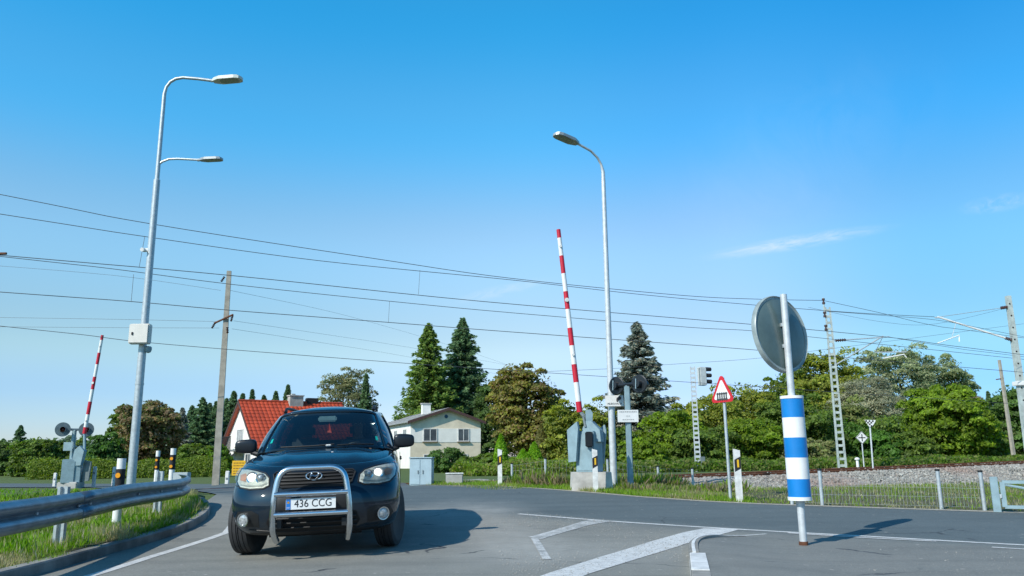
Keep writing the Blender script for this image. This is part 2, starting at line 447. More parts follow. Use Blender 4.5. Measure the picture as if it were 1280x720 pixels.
# ------------------------------------------------------------------ road
kerb_px = [(45, 719), (112, 699), (175, 682), (225, 667), (250, 655), (262, 645), (263, 636)]
kerb_g = [gnd(*p) for p in kerb_px]
kerb_line = [Vector((-4.55, 1.0, 0)), Vector((-4.6, 4.5, 0))]+[Vector((p.x, p.y, 0)) for p in kerb_g]
kerb_line.append(Vector((kerb_line[-1].x-.5, kerb_line[-1].y+1.0, 0)))
kerb_line = path_fn(kerb_line)
e1 = gnd(950, 630); e2 = gnd(1280, 640)
far_px = [(525, 606.5), (620, 607.5), (700, 612.5), (800, 621), (880, 626.5), (950, 630), (1280, 641)]
far_g = [gnd(*p) for p in far_px]
dd = (far_g[-1]-far_g[-2]).normalized()
far_line = [(p.x, p.y) for p in far_g]+[(far_g[-1].x+dd.x*30, far_g[-1].y+dd.y*30)]
left_g = [(p.x, p.y) for p in (gnd(255, 618), gnd(290, 613))]
road_poly = [(p.x, p.y) for p in kerb_line]+[(-6.6, 18.3), (-8.4, 21.2), (-11.5, 26.5), (-16, 31), (-24, 33.6), (-60, 38), (-60, 42.5), (-24, 38.5), (-13, 34), (-6.5, 28.5), (-3.2, 24), (-2.7, 21.5)]+far_line+[(45, -14), (-4.55, -14)]
road = sheet('road', road_poly, .6, 0, asph); tag(road, kind='structure')

# island and its kerb
out_px = [(925, 671), (902, 673.5), (887, 676), (873, 679.5), (865, 683), (861.5, 688), (861, 695), (862, 705), (863.5, 722), (866, 750)]
out_g = path_fn([Vector((gnd(*p).x, gnd(*p).y, 0)) for p in out_px])
isl_top = [(gnd(*p).x, gnd(*p).y) for p in [(960, 668.2), (1080, 677), (1279, 687)]]
o_end = out_g[-1]
isl_poly = [(p.x, p.y) for p in out_g]+[(o_end.x+.3, 3.0), (o_end.x+1, -6), (30, -6), (30, .5)]+list(reversed(isl_top))
_la = gnd(648, 642.5); _lb = gnd(1100, 671.5); _dl = (_lb-_la); _dl.z = 0; _dl.normalize(); _nl = Vector((_dl.y, -_dl.x, 0)); _k = _nl.dot(Vector((_la.x, _la.y, 0)))
def Hi(x, y): return H(x, y)+.072*ss(.15, .9, _nl.dot(Vector((x, y, 0)))-_k)*(1-ss(1.9, 3.0, x))
island = sheet('traffic_island', isl_poly, .25, .010, asph_isl, None, Hi); tag(island, kind='structure')
# kerb blocks around the nose of the island, white and bare in turn
kr = thing('island_kerb', 'low curved kerb with white and bare concrete blocks around the asphalt island', 'kerb', (o_end.x, o_end.y, 0))
acc = 0; seg = []; segs = []
L = out_g
for a, b in zip(L, L[1:]):
    n = max(1, int((b-a).length/.06))
    for k in range(n): seg.append(a.lerp(b, k/n))
seg.append(L[-1])
dist = [0]
for a, b in zip(seg, seg[1:]): dist.append(dist[-1]+(b-a).length)
tot = dist[-1]
white_k = M_('white_painted_kerb', (.72, .72, .70), .7, 0, .3, 6, bs=.2)
kerbm = M_('kerb_concrete', (.30, .29, .265), .9, 0, .55, 2.2, bs=.4)
a0 = seg[0]
def kerb_piece(i0, i1, w, h, mat, nm, parent, base, hf=H):
    vs = []; fs = []
    for i in range(i0, i1+1):
        p = base[i]; t = (base[min(i+1, len(base)-1)]-base[max(i-1, 0)]).normalized(); nn = Vector((-t.y, t.x, 0))
        hh = h if not callable(h) else h(i)
        for off, z in ((0, -.05), (0, hh-.015), (.015, hh), (w-.01, hh), (w, -.05)):
            q = p+nn*off; vs.append((q.x-parent.location.x, q.y-parent.location.y, hf(q.x, q.y)+z-parent.location.z))
    m = i1-i0+1
    for k in range(m-1):
        for j in range(4): fs.append((k*5+j, k*5+j+1, (k+1)*5+j+1, (k+1)*5+j))
    fs.append((0, 1, 2, 3, 4)); fs.append(tuple((m-1)*5+j for j in (4, 3, 2, 1, 0)))
    return MB().add(vs, fs).build(nm, mat, parent)
# find where blocks break
iw0 = next(i for i, p in enumerate(seg) if p.y < gnd(870, 690, .085).y)
iw1 = next(i for i, p in enumerate(seg) if p.y < gnd(872, 712, .085).y)
hk = lambda i: .02+.07*ss(0, iw0*.4, i)
sg_in = [p+Vector((.025*ss(0, 40, i), -.02, 0)) for i, p in enumerate(seg)]
kerb_piece(0, iw0-1, .055, lambda i: hk(i)+.004, white_k, 'painted_edge', kr, sg_in)
kerb_piece(0, iw0-1, .11, hk, kerbm, 'kerb_block', kr, seg)
kerb_piece(iw0, iw1, .17, .09, white_k, 'kerb_block', kr, seg)
kerb_piece(iw1+1, len(seg)-1, .17, .088, kerbm, 'kerb_block', kr, seg)

# left kerb
kb = thing('roadside_kerb', 'long grey concrete kerb curving along the grass under the guardrail', 'kerb', (-5, 8, 0))
kl = []
for a, b in zip(kerb_line, kerb_line[1:]):
    n = max(1, int((b-a).length/.1)); kl += [a.lerp(b, k/n) for k in range(n)]
kl.append(kerb_line[-1])
acc = 0; i0 = 0
for i in range(1, len(kl)):
    acc += (kl[i]-kl[i-1]).length
    if acc > 1.0 or i == len(kl)-1:
        kerb_piece(i0, i, .15, .11, kerbm, 'kerb_block', kb, kl); i0 = i; acc = 0

# markings
def G2(p): q = gnd(*p); return (q.x, q.y)
mk = []
mk.append(ribbon('road_marking', [G2(p) for p in [(120, 718), (186, 697), (263, 673)]]+[(-4.15, 12), (-4.5, 13.4)], .12, .004, linem))
m0 = G2((120, 718)); mk.append(ribbon('road_marking', [(m0[0]+.02, -1), m0], .12, .004, linem))
mk.append(ribbon('road_marking', [G2(p) for p in [(648, 642.5), (760, 651.5), (900, 660.5), (1100, 671.5), (1279, 681.5)]]+[(9, 4.6)], (.10, .10), .004, linem))
mk.append(ribbon('road_marking', [G2(p) for p in [(985, 666.5), (1080, 672.5), (1170, 677)]], .07, .0055, linem))
mk.append(ribbon('road_marking', [G2(p) for p in [(1240, 685.5), (1290, 688.5)]], .07, .0145, linem))
me_ = sheet('road_marking', [G2(p) for p in [(688, 716), (752, 696), (814, 677), (854, 665.8), (880, 660.7), (925, 661.8), (859, 679.5), (803, 697), (738, 717), (715, 726), (660, 726)]], .3, .0045, linem); mk.append(me_)
mk.append(sheet('road_marking', [G2(p) for p in [(660, 671.5), (671, 669), (700, 660.5), (728, 652), (740, 650.2), (769, 651.2), (740, 656), (716, 662.5), (690, 670), (676, 674.5)]], .3, .0045, linew))
mk.append(ribbon('road_marking', [G2(p) for p in [(668, 673), (674, 683), (684, 700)]], .09, .006, linew))
mk.append(ribbon('road_marking', [G2(p) for p in [(895, 674.2), (915, 671.6), (958, 668.6)]], .05, .0135, linem))
mk.append(ribbon('gravel_edge', [(p[0], p[1]+.02) for p in far_line], .20, .004, M_('pale_grit', (.40, .37, .31), .95, 0, .45, 14, bs=.4)))
for o in mk: tag(o, kind='structure')
def grit(name, label, poly, n, s0, s1):
    P = np.array(poly); x0, y0 = P.min(0); x1, y1 = P.max(0); vs = []; fs = []; k = 0
    while k < n:
        x = random.uniform(x0, x1); y = random.uniform(y0, y1); ins = False; j = len(poly)-1
        for i in range(len(poly)):
            if (poly[i][1] > y) != (poly[j][1] > y) and x < (poly[j][0]-poly[i][0])*(y-poly[i][1])/(poly[j][1]-poly[i][1])+poly[i][0]: ins = not ins
            j = i
        if not ins or (math.sin(x*2.3+y)+math.sin(y*1.7-x*1.1)+random.gauss(0, .8)) < .2: continue
        s = random.uniform(s0, s1)*(1 if random.random() < .93 else 1.7); z = H(x, y)+.006; b = len(vs); a = random.random()*6
        for q in range(4): vs.append((x+s*math.cos(a+q*1.57)*random.uniform(.7, 1.2), y+s*math.sin(a+q*1.57)*random.uniform(.7, 1.2), z))
        vs.append((x, y, z+s*.8)); fs += [(b, b+1, b+4), (b+1, b+2, b+4), (b+2, b+3, b+4), (b+3, b, b+4)]; k += 1
    me = bpy.data.meshes.new(name); me.from_pydata(vs, [], fs); me.update()
    tag(mesh_obj(name, me, gritm), label, 'grit', None, 'stuff')
gritm = M_('loose_grit', (.36, .35, .32), .9, 0, .5, 30)
grit('loose_grit', 'pale loose grit scattered over the hatched road area', [G2(p) for p in [(590, 640), (650, 640), (760, 650), (900, 661), (862, 690), (860, 722), (640, 722), (610, 680)]], 2600, .003, .008)
grit('loose_grit', 'loose grit lying on the asphalt island', [G2(p) for p in [(885, 690), (960, 672), (1270, 690), (1270, 719), (890, 719)]], 900, .004, .010)
# ------------------------------------------------------------------ leaf / grass helpers
def quads_mesh(name, C, A, B, col, mi=None):
    """n diamond quads: centre, half axis A, half axis B; per-face colour multiplier"""
    n = len(C)
    V = np.empty((n, 4, 3), np.float32)
    V[:, 0] = C-A; V[:, 1] = C+B; V[:, 2] = C+A; V[:, 3] = C-B
    me = bpy.data.meshes.new(name)
    me.vertices.add(n*4); me.vertices.foreach_set('co', V.ravel())
    me.loops.add(n*4); me.loops.foreach_set('vertex_index', np.arange(n*4, dtype=np.int32))
    me.polygons.add(n); me.polygons.foreach_set('loop_start', np.arange(0, n*4, 4, dtype=np.int32))
    me.update(calc_edges=True)
    if name == 'crown': col = np.minimum(np.asarray(col)*1.18+.004, .5)
    ca = me.color_attributes.new('tint', 'FLOAT_COLOR', 'CORNER')
    c = np.ones((n, 4, 4), np.float32); c[:, :, :3] = np.asarray(col, np.float32)[:, None, :]
    ca.data.foreach_set('color', c.ravel())
    return me
def leaf_mat(name, trans=.45, rough=.55, spec=.3):
    m = bpy.data.materials.new(name); m.use_nodes = True; nt = m.node_tree
    b = nt.nodes['Principled BSDF']; out = nt.nodes['Material Output']
    at_ = N(nt, 'ShaderNodeVertexColor', layer_name='tint')
    nt.links.new(at_.outputs['Color'], b.inputs['Base Color']); b.inputs['Roughness'].default_value = rough
    b.inputs['Specular IOR Level'].default_value = spec
    t = N(nt, 'ShaderNodeBsdfTranslucent'); g = N(nt, 'ShaderNodeHueSaturation', Saturation=1.15, Value=1.7)
    nt.links.new(at_.outputs['Color'], g.inputs['Color']); nt.links.new(g.outputs[0], t.inputs['Color'])
    mx = N(nt, 'ShaderNodeMixShader'); mx.inputs[0].default_value = trans
    nt.links.new(b.outputs[0], mx.inputs[1]); nt.links.new(t.outputs[0], mx.inputs[2]); nt.links.new(mx.outputs[0], out.inputs['Surface'])
    return m
leafm = leaf_mat('foliage'); needlem = leaf_mat('needles', .25, .7, .2); grassm = leaf_mat('grass_blades', .4, .6, .2)

def grass(name, label, cat, pts, hgt, width, cols, lean=.35, group=None, hvar=.5, patch=.8):
    """blades rooted at pts (n,3)"""
    P = np.asarray(pts, np.float32); n = len(P)
    h = hgt*(1-hvar+2*hvar*RNG.random(n)**1.5)
    pn = np.sin(P[:, 0]*patch*2.3+1.3)*np.cos(P[:, 1]*patch*1.9)+.5*np.sin(P[:, 0]*patch*6.1+P[:, 1]*patch*5.3)
    h *= (1+.3*pn)
    az_ = RNG.random(n)*2*PI; ln = lean*(RNG.random(n))
    d = np.stack([np.cos(az_)*ln, np.sin(az_)*ln, np.ones(n)], 1); d /= np.linalg.norm(d, axis=1)[:, None]
    A = d*(h/2)[:, None]; C = P+A-np.array([0, 0, .01])
    b2 = RNG.random(n)*2*PI
    B = np.stack([np.cos(b2), np.sin(b2), np.zeros(n)], 1)*(width*(.6+.8*RNG.random(n))*.5)[:, None]
    C = C.copy(); 
    cols = np.asarray(cols, np.float32); k = np.clip(((pn+1.5)/3*len(cols)+RNG.normal(0, .7, n)), 0, len(cols)-1).astype(int)
    col = cols[k]*(.7+.6*RNG.random(n))[:, None]
    me = quads_mesh(name, C, A, B, col)
    return tag(mesh_obj(name, me, grassm), label, cat, group, 'stuff')
def scatter(poly, n, zoff=0, hf=H, dens=None):
    P = np.array([(p[0], p[1]) for p in poly]); x0, y0 = P.min(0); x1, y1 = P.max(0); out = []
    def inside(X, Y):
        c = np.zeros(len(X), bool); j = len(P)-1
        for i in range(len(P)):
            xi, yi = P[i]; xj, yj = P[j]
            if yi != yj:
                c ^= ((yi > Y) != (yj > Y)) & (X < (xj-xi)*(Y-yi)/(yj-yi)+xi)
            j = i
        return c
    while len(out) < n:
        X = x0+(x1-x0)*RNG.random(n); Y = y0+(y1-y0)*RNG.random(n); k = inside(X, Y)
        if dens is not None: k &= RNG.random(n) < np.array([dens(a, b) for a, b in zip(X, Y)])
        out += list(zip(X[k], Y[k]))
    return [(x, y, hf(x, y)+zoff) for x, y in out[:n]]

# ------------------------------------------------------------------ verge on the left (raised behind the kerb)
Hv = lambda x, y: H(x, y)+.112+.02*math.sin(x*1.7)*math.sin(y*1.1)
vk = [(p.x-.13, p.y) for p in kerb_line if p.y > -2]
verge_poly = vk+[(-6.9, 18.0), (-8.8, 21.0), (-10, 22), (-40, 12), (-40, 1.0)]
vg = sheet('verge', verge_poly, .5, -.01, ground_mat('verge_soil', [(.07, .10, .025), (.10, .12, .03), (.16, .14, .07)], 2), None, Hv); tag(vg, kind='structure')
near_poly = [(p[0]-.02, p[1]) for p in vk if p[1] > 4]+[(-7.0, 17.6), (-9, 19), (-9, 4)]
pts = scatter(near_poly, 115000, 0, Hv)
GC = [(.34, .31, .16), (.17, .22, .045), (.12, .21, .02), (.14, .27, .014), (.19, .33, .02), (.22, .24, .08), (.34, .31, .16)]
grass('grass', 'tufted bright green grass on the bank behind the guardrail', 'grass', pts, .085, .009, GC, .9)
pts = scatter([(-9, 4), (-9, 20), (-40, 14), (-40, 3)], 45000, 0, Hv)
grass('grass', 'pale green meadow grass beyond the guardrail on the left', 'grass', pts, .09, .022, GC[1:4], .8)
for cx_, cy_, r_, n_, lab in ((-5.6, 9.6, .55, 1500, 'broad leaved weeds around the guardrail post'), (-5.75, 12.1, .5, 1300, 'bright leafy weed clump by the nearest dotted post'), (-5.5, 8.1, .45, 900, 'leafy weeds under the near end of the guardrail')):
    a_ = RNG.random(n_)*2*PI; q_ = np.sqrt(RNG.random(n_))*r_; X_ = cx_+q_*np.cos(a_)*.55; Y_ = cy_+q_*np.sin(a_)*1.4
    grass('weeds', lab, 'weeds', [(x, y, Hv(x, y)) for x, y in zip(X_, Y_)], .10, .03, [(.16, .30, .02), (.12, .24, .02), (.20, .34, .03)], 1.6, None, .6)
# dry tall stalks beside the kerb
pts = scatter([(p[0]-.02, p[1]) for p in vk if p[1] > 6]+[(-6.7, 16.5), (-6.3, 12), (-5.7, 6)], 2600, 0, Hv)
grass('grass', 'straw coloured dry stalks along the inside of the left kerb', 'grass', pts, .12, .010, [(.36, .32, .18), (.28, .27, .12), (.42, .36, .24)], .5)
# blades hanging over the kerb top
ov_ = []
for _ in range(5200):
    i = random.randrange(len(kerb_line)-1); p = kerb_line[i].lerp(kerb_line[i+1], random.random())
    if p.y < 4.5 or math.sin(p.y*3.1)+.6*math.sin(p.y*7.3)+random.gauss(0, .5) < .1: continue
    t_ = (kerb_line[i+1]-kerb_line[i]).normalized(); q = p+Vector((-t_.y, t_.x, 0))*random.uniform(.05, .17); ov_.append((q.x, q.y, H(q.x, q.y)+.10))
grass('grass', 'grass creeping over the top of the left kerb', 'grass', ov_, .055, .009, [(.18, .27, .04), (.14, .24, .02), (.34, .31, .16)], 1.3)
# grass strip between the crossing and the left bank, beyond the track
pts = scatter([(-60, 30), (-24, 30.5), (-15, 28.5), (-11.5, 24.6), (-12, 21.5), (-60, 4)], 24000, -.02)
grass('grass', 'bright mown grass strip around the far left barrier', 'grass', pts, .09, .04, [(.13, .28, .015), (.17, .34, .02), (.16, .26, .03)], .8)

# ------------------------------------------------------------------ railway
tr = thing('railway_track', 'rusty railway track on concrete sleepers across the road', 'railway track', (-5, track_y(-5), track_z(-5)))
tr['kind'] = 'structure'; del tr['label']; del tr['category']
phi = math.atan(.385); tdir = Vector((math.cos(phi), math.sin(phi), 0)); tn = Vector((-tdir.y, tdir.x, 0))
o0 = tr.location
def track_pt(x, off, z=0): 
    p = Vector((x, track_y(x), 0))+tn*off; return Vector((p.x, p.y, track_z(x)+z))
railside = M_('rusty_rail', (.20, .075, .035), .8, .15, .4, 7, bs=.3)
for off in (-.76, .76):
    xs_ = list(np.arange(-60, 100, 2.0)); prof = [(-.075, -.17), (.075, -.17), (.02, -.14), (.02, -.04), (.036, -.03), (.036, 0), (-.036, 0), (-.036, -.03), (-.02, -.04), (-.02, -.14)]
    vs = []; fs = []; m = len(prof)
    for x in xs_:
        for a, b in prof: vs.append(track_pt(x, off+a, b+.006)-o0)
    for i in range(len(xs_)-1):
        for j in range(m): fs.append((i*m+j, i*m+(j+1) % m, (i+1)*m+(j+1) % m, (i+1)*m+j))
    MB().add(vs, fs).build('rail', railside, tr)
slm = MB().box((0, 0, 0), (2.5, .26, .16), RZ(phi+PI/2), .02).mesh('sleeper')
for x in list(np.arange(-26, -9.5, .75))+list(np.arange(-1.4, 22, .75)):
    s = mesh_obj('sleeper', slm, conc, tr); s.location = track_pt(x, 0, -.205)-o0
# ballast bed with loose stones
def ballast(name, x0, x1, label):
    vs = []; fs = []; offs = [-4.4, -3.5, -3.0, -2.4, -1.75, -1.2, 0, 1.2, 1.75, 2.4, 3.2]
    xs_ = list(np.arange(x0, x1, .5))
    def bz(x, off):
        p = Vector((x, track_y(x), 0))+tn*off; a = abs(off)
        top = track_z(x)-.075; g = H(p.x, p.y)-.03
        t = max(0, min(1, (a-1.75)/2.3)); z = max(g, lerp(top, g-.06, t))
        return Vector((p.x, p.y, z))
    for x in xs_:
        for o in offs: q = bz(x, o); q.z += RNG.normal(0, .02); vs.append(q)
    m = len(offs)
    for i in range(len(xs_)-1):
        for j in range(m-1): fs.append((i*m+j, (i+1)*m+j, (i+1)*m+j+1, i*m+j+1))
    n = int((x1-x0)*650); bmv = [Vector(v) for v in ((1, 0, 0), (-1, 0, 0), (0, 1, 0), (0, -1, 0), (0, 0, 1), (0, 0, -1))]
    bf = [(0, 2, 4), (2, 1, 4), (1, 3, 4), (3, 0, 4), (2, 0, 5), (1, 2, 5), (3, 1, 5), (0, 3, 5)]
    for _ in range(n):
        x = x0+(x1-x0)*random.random(); o = -4.1+2.6*random.random() if random.random() < .85 else -1.75+3.6*random.random()
        q = bz(x, o); s = random.uniform(.03, .07); b = len(vs)
        R = Matrix.Rotation(random.random()*6, 3, Vector((random.random(), random.random(), random.random()+.01)).normalized())
        for v in bmv: 
            vv = Vector((v.x*random.uniform(.7, 1.2), v.y*random.uniform(.7, 1.2), v.z*random.uniform(.6, 1)))
            vs.append(q+(R @ vv)*s)
        fs += [tuple(b+i for i in f) for f in bf]
    me = bpy.data.meshes.new(name); me.from_pydata(vs, [], fs); me.update()
    return tag(mesh_obj(name, me, stone_m), label, 'ballast', None, 'stuff')
m, nt, b = nodes('ballast_stone'); stone_m = m
geo = N(nt, 'ShaderNodeNewGeometry')
cr = N(nt, 'ShaderNodeValToRGB'); nt.links.new(geo.outputs['Random Per Island'], cr.inputs[0])
e = cr.color_ramp.elements; e[0].color = (.17, .165, .145, 1); e[1].color = (.44, .43, .38, 1)
q = e.new(.5); q.color = (.30, .29, .26, 1); q = e.new(.75); q.color = (.28, .25, .22, 1)
pk = noise(nt, .22, 3, .6, geo.outputs['Position'], .5, .62)
nt.links.new(mix(nt, pk, cr.outputs[0], (.95, .78, .74), 'MULTIPLY'), b.inputs['Base Color']); b.inputs['Roughness'].default_value = .9
ballast('track_ballast', -1.0, 62, 'grey and pinkish crushed stone banked up under the track on the right')
ballast('track_ballast', -50, -9.5, 'crushed stone under the track left of the road')

# weeds between road and railway, right side
strip = [(p[0], p[1]+.12) for p in far_line[:7]]+[(far_g[-1].x+14, far_g[-1].y-6)]
upper = [(x, track_y(x)-5.0) for x in (26, 20, 14, 8, 3, -.5)]
rs = strip+upper
sv = sheet('verge', rs+[(-1.6, 22.0)], .6, -.012, soilm); tag(sv, kind='structure')
pts = scatter(rs, 85000, -.01, dens=lambda x, y: .35+.65*(math.sin(x*.9+y*.7)*.5+.5)*(1 if track_d(x, y) < -6.5 or x < 3 else .3))
grass('grass', 'bright green weeds and grass between the road and the railway on the right', 'grass', pts, .075, .012, [(.38, .35, .20), (.36, .33, .17), (.21, .24, .07), (.15, .25, .025), (.20, .31, .03), (.27, .26, .12), (.38, .35, .20)], .9)
pts = scatter(strip[:6]+[(x, y+1.5) for x, y in reversed(strip[:6])], 20000, -.01)
grass('grass', 'fresh green roadside grass along the far edge of the asphalt', 'grass', pts, .085, .012, [(.17, .26, .04), (.16, .29, .025), (.22, .33, .035), (.32, .30, .14)], .9)
c0 = gnd(745, 612)
def weeds(name, label, cx, cy, r, n, h, cols, wd=.02, rx=None):
    a = RNG.random(n)*2*PI; q = np.sqrt(RNG.random(n))*r; X = cx+q*np.cos(a)*(rx or 1); Y = cy+q*np.sin(a)*.5
    return grass(name, label, 'weeds', [(x, y, H(x, y)) for x, y in zip(X, Y)], h*.42, wd, cols, 1.0, None, .7)
for px, Y, r, n, h, lab in ((700, 20.3, 1.0, 2500, .55, 'tall leafy weeds left of the barrier base'), (790, 21.0, 1.4, 3000, .45, 'dry brownish weeds behind the signal post foot'), (850, 18.4, 1.5, 2800, .30, 'dry reddish brown weeds before the ballast left of the warning sign'), (665, 21.0, .8, 1300, .35, 'weeds by the fence post near the rails')):
    p = gxy(px, Y); weeds('weeds', lab, p.x, Y, r, n, h, [(.14, .22, .03), (.20, .21, .07), (.27, .22, .13), (.17, .26, .03)], .04)
p = gnd(880, 690.5); weeds('weeds', 'small grass tuft growing at the island kerb', p.x+.02, p.y-.03+.1, .16, 260, .05, [(.12, .2, .02), (.2, .22, .05)], .012)

# far meadow bank behind the left posts
def hedge(name, label, cat, line, h, w, cols, n, leaf=.06, group=None, hf=H):
    L = [Vector((p[0], p[1], 0)) for p in line]; seglen = [(b-a).length for a, b in zip(L, L[1:])]; T = sum(seglen)
    C = []; Nn = []
    for _ in range(n):
        s = random.random()*T; i = 0
        while s > seglen[i] and i < len(seglen)-1: s -= seglen[i]; i += 1
        a, b = L[i], L[i+1]; p = a.lerp(b, s/seglen[i]); t = (b-a).normalized(); nn = Vector((-t.y, t.x, 0))
        u = random.random()*PI; hh = h*(1+.10*math.sin(p.x*.9)+.10*math.sin(p.x*2.3+1)+random.gauss(0, .05))
        off = math.cos(u)*w/2; z = math.sin(u)**.6*hh*random.uniform(.86, 1.03)
        if random.random() < .5: z *= random.random()
        q = p+nn*off*random.uniform(.9, 1.08); C.append((q.x, q.y, hf(q.x, q.y)+z)); Nn.append(nn*math.cos(u)+Vector((0, 0, math.sin(u))))
    C = np.array(C); Nn = np.array([tuple(v) for v in Nn])
    return leaves_obj(name, label, cat, C, Nn, leaf, cols, group)
def rand_axes(Nn, size, jit=.8, asp=.6):
    n = len(Nn); v = Nn+RNG.normal(0, jit, (n, 3)); v /= np.linalg.norm(v, axis=1)[:, None]+1e-6
    r = RNG.normal(0, 1, (n, 3)); a = np.cross(v, r); a /= np.linalg.norm(a, axis=1)[:, None]+1e-6; b = np.cross(v, a)
    s = size*(.6+.8*RNG.random(n))
    return a*s[:, None], b*(s*asp)[:, None]
def leaves_obj(name, label, cat, C, Nn, leaf, cols, group=None, parent=None, mat=None, shade=None):
    A, B = rand_axes(Nn, leaf)
    cols = np.asarray(cols, np.float32); n = len(C)
    k = RNG.integers(0, len(cols), n); col = cols[k]*(.75+.5*RNG.random(n))[:, None]
    if shade is not None: col = col*shade[:, None]
    me = quads_mesh(name, C, A, B, col)
    return tag(mesh_obj(name, me, mat or leafm, parent), label, cat, group)
# ------------------------------------------------------------------ vegetation
barkm = M_('bark', (.09, .065, .045), .95, 0, .4, 4, bs=.6, bsc=20)
def local(o_pts, loc): return o_pts
def spruce(name, label, x, y, h, r, cols, n_br=None, group=None, z0=None, dens=1.0, leafs=1.0, base=.05):
    z0 = H(x, y)-.05 if z0 is None else z0
    t = thing(name, label, 'tree', (x, y, z0), random.random()*6, group)
    MB().tube([(0, 0, -.1), (0, 0, h*.5), (0, 0, h*.985)], [.022*h, .013*h, .004], 8).build('trunk', barkm, t, True)
    nb = n_br or int(60+h*26*dens); Cs = []; As = []; Bs = []; S = []
    for i in range(nb):
        zf = base+(1-base)*(i/nb)**.92*.985+random.uniform(-.028, .028)*(1-i/nb); zf = min(max(zf, .02), .985)
        L = min(1.12*r*(1-zf)**.95, r*.86)*(.95+.22*math.sin(i*.7)*math.sin(zf*23+x))*random.triangular(.5, 1.2, .95)+.006*h
        if random.random() < .14: L *= .55
        a = i*2.399+random.uniform(-.4, .4); d = np.array([math.cos(a), math.sin(a), 0]); sd = np.array([-d[1], d[0], 0])
        k = int((16+L*22)*dens); tt = .12+.9*RNG.random(k)**.75
        droop = -random.uniform(.12, .42)*L*tt+random.uniform(.05, .2)*L*tt**3 if zf < .75 else .12*L*tt
        lat = (RNG.random(k)*2-1)*(1.05-tt)*.36*L
        hang = -np.abs(RNG.normal(0, .06, k))*h*.12*(1.1-tt)
        P = d[None]*(L*tt)[:, None]+sd[None]*lat[:, None]; P[:, 2] = zf*h+droop+hang+RNG.normal(0, .011*h, k)*(1-zf*.6)
        dirv = d[None]*1.0+sd[None]*np.sign(lat)[:, None]*.9+np.array([0, 0, -.3])+RNG.normal(0, .25, (k, 3)); dirv /= np.linalg.norm(dirv, axis=1)[:, None]
        ls = (.105+.0065*h)*leafs*(.6+.7*RNG.random(k))
        up = RNG.normal(0, 1, (k, 3)); bx = np.cross(dirv, up); bx /= np.linalg.norm(bx, axis=1)[:, None]+1e-6
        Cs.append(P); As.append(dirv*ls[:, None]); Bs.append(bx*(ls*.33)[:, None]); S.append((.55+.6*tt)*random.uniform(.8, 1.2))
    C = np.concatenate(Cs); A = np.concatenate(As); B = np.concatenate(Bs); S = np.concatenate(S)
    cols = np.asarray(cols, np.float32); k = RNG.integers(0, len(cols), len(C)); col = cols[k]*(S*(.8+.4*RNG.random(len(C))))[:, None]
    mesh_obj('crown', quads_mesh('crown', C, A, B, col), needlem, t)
    return t
def broad(name, label, x, y, h, rx, cols, n=9000, leaf=.17, trunk=.2, clumps=70, cs=.24, group=None, z0=None, ry=None, lobes=None, low=.12, sparse=0, cat='tree', limbs=True, jit=.9):
    z0 = H(x, y)-.05 if z0 is None else z0
    t = thing(name, label, cat, (x, y, z0), 0, group)
    ry = ry or rx
    cz = h*(1+low)/2; rz = h*(1-low)/2
    lobes = lobes or [(0, 0, cz, rx, ry, rz)]
    Cs = []; Nn = []; S = []; cc = []
    wts = [l[3]*l[5] for l in lobes]
    clumps = int(clumps*1.5); cs *= .78; n = int(n*2.1); leaf *= .76
    for i in range(clumps):
        lx, ly, lz, ax, ay, azr = random.choices(lobes, wts)[0]
        v = np.array([random.gauss(0, 1) for _ in range(3)]); v /= np.linalg.norm(v)
        f = random.uniform(.58, .98)*(1+.13*math.sin(3*v[0]+5*v[2]+i*.01)+.06*random.gauss(0, 1))
        c = np.array([lx+v[0]*ax*f, ly+v[1]*ay*f, max(.05*h, lz+v[2]*azr*f)])
        cc.append(c); rr = cs*min(ax, azr*1.3)*random.uniform(.65, 1.3); m = int(n/clumps*random.uniform(.7, 1.3))
        w = RNG.normal(0, 1, (m, 3)); w /= np.linalg.norm(w, axis=1)[:, None]
        w[:, 2] = np.where(w[:, 2] < -.2, -w[:, 2]*.7, w[:, 2])
        rad = rr*(.55+.5*RNG.random(m)**.5+(.3*RNG.random(m) if sparse else 0))
        P = c+w*rad[:, None]*np.array([1.12, 1.12, .8]); Cs.append(P); Nn.append(w*.6+v*.4+np.array([-.25, -.3, .55])); S.append(np.full(m, random.uniform(.7, 1.25)))
    # loose inner leaves between the clumps
    for l in lobes:
        m = int(n*.22/len(lobes)); w = RNG.normal(0, 1, (m, 3)); w /= np.linalg.norm(w, axis=1)[:, None]
        P = np.array([l[0], l[1], l[2]])+w*np.array([l[3], l[4], l[5]])*(.45+.5*RNG.random(m))[:, None]; P[:, 2] = np.maximum(P[:, 2], .03*h)
        Cs.append(P); Nn.append(w+np.array([0, 0, .3])); S.append(np.full(m, .8))
    C = np.concatenate(Cs); Nn = np.concatenate(Nn); S = np.concatenate(S)
    mb = MB(); tr_ = max(.05, .018*h)
    top = h*(.75 if limbs else .3)
    mb.tube([(0, 0, -.1), (.03*h, 0, h*.25), (0, .02*h, top)], [tr_*1.3, tr_, tr_*.35], 8)
    if limbs:
        for c in random.sample(cc, min(len(cc), 14)):
            b = Vector((0, 0, h*random.uniform(.15, .45))); c_ = Vector(c); mid = b.lerp(c_, .5)+Vector((0, 0, -.04*h))
            mb.tube([b, mid, c_], [tr_*.5, tr_*.3, tr_*.08], 5)
    mb.build('trunk', barkm, t, True)
    leaves_obj('crown', None, None, C, Nn, leaf, cols, None, t, leafm, S)
    return t
SPR = [(.10, .165, .04), (.13, .20, .04), (.17, .235, .045)]
SPRD = [(.075, .135, .06), (.10, .165, .07), (.12, .19, .085)]
BLU = [(.17, .21, .17), (.22, .235, .19), (.14, .175, .155), (.25, .225, .16)]
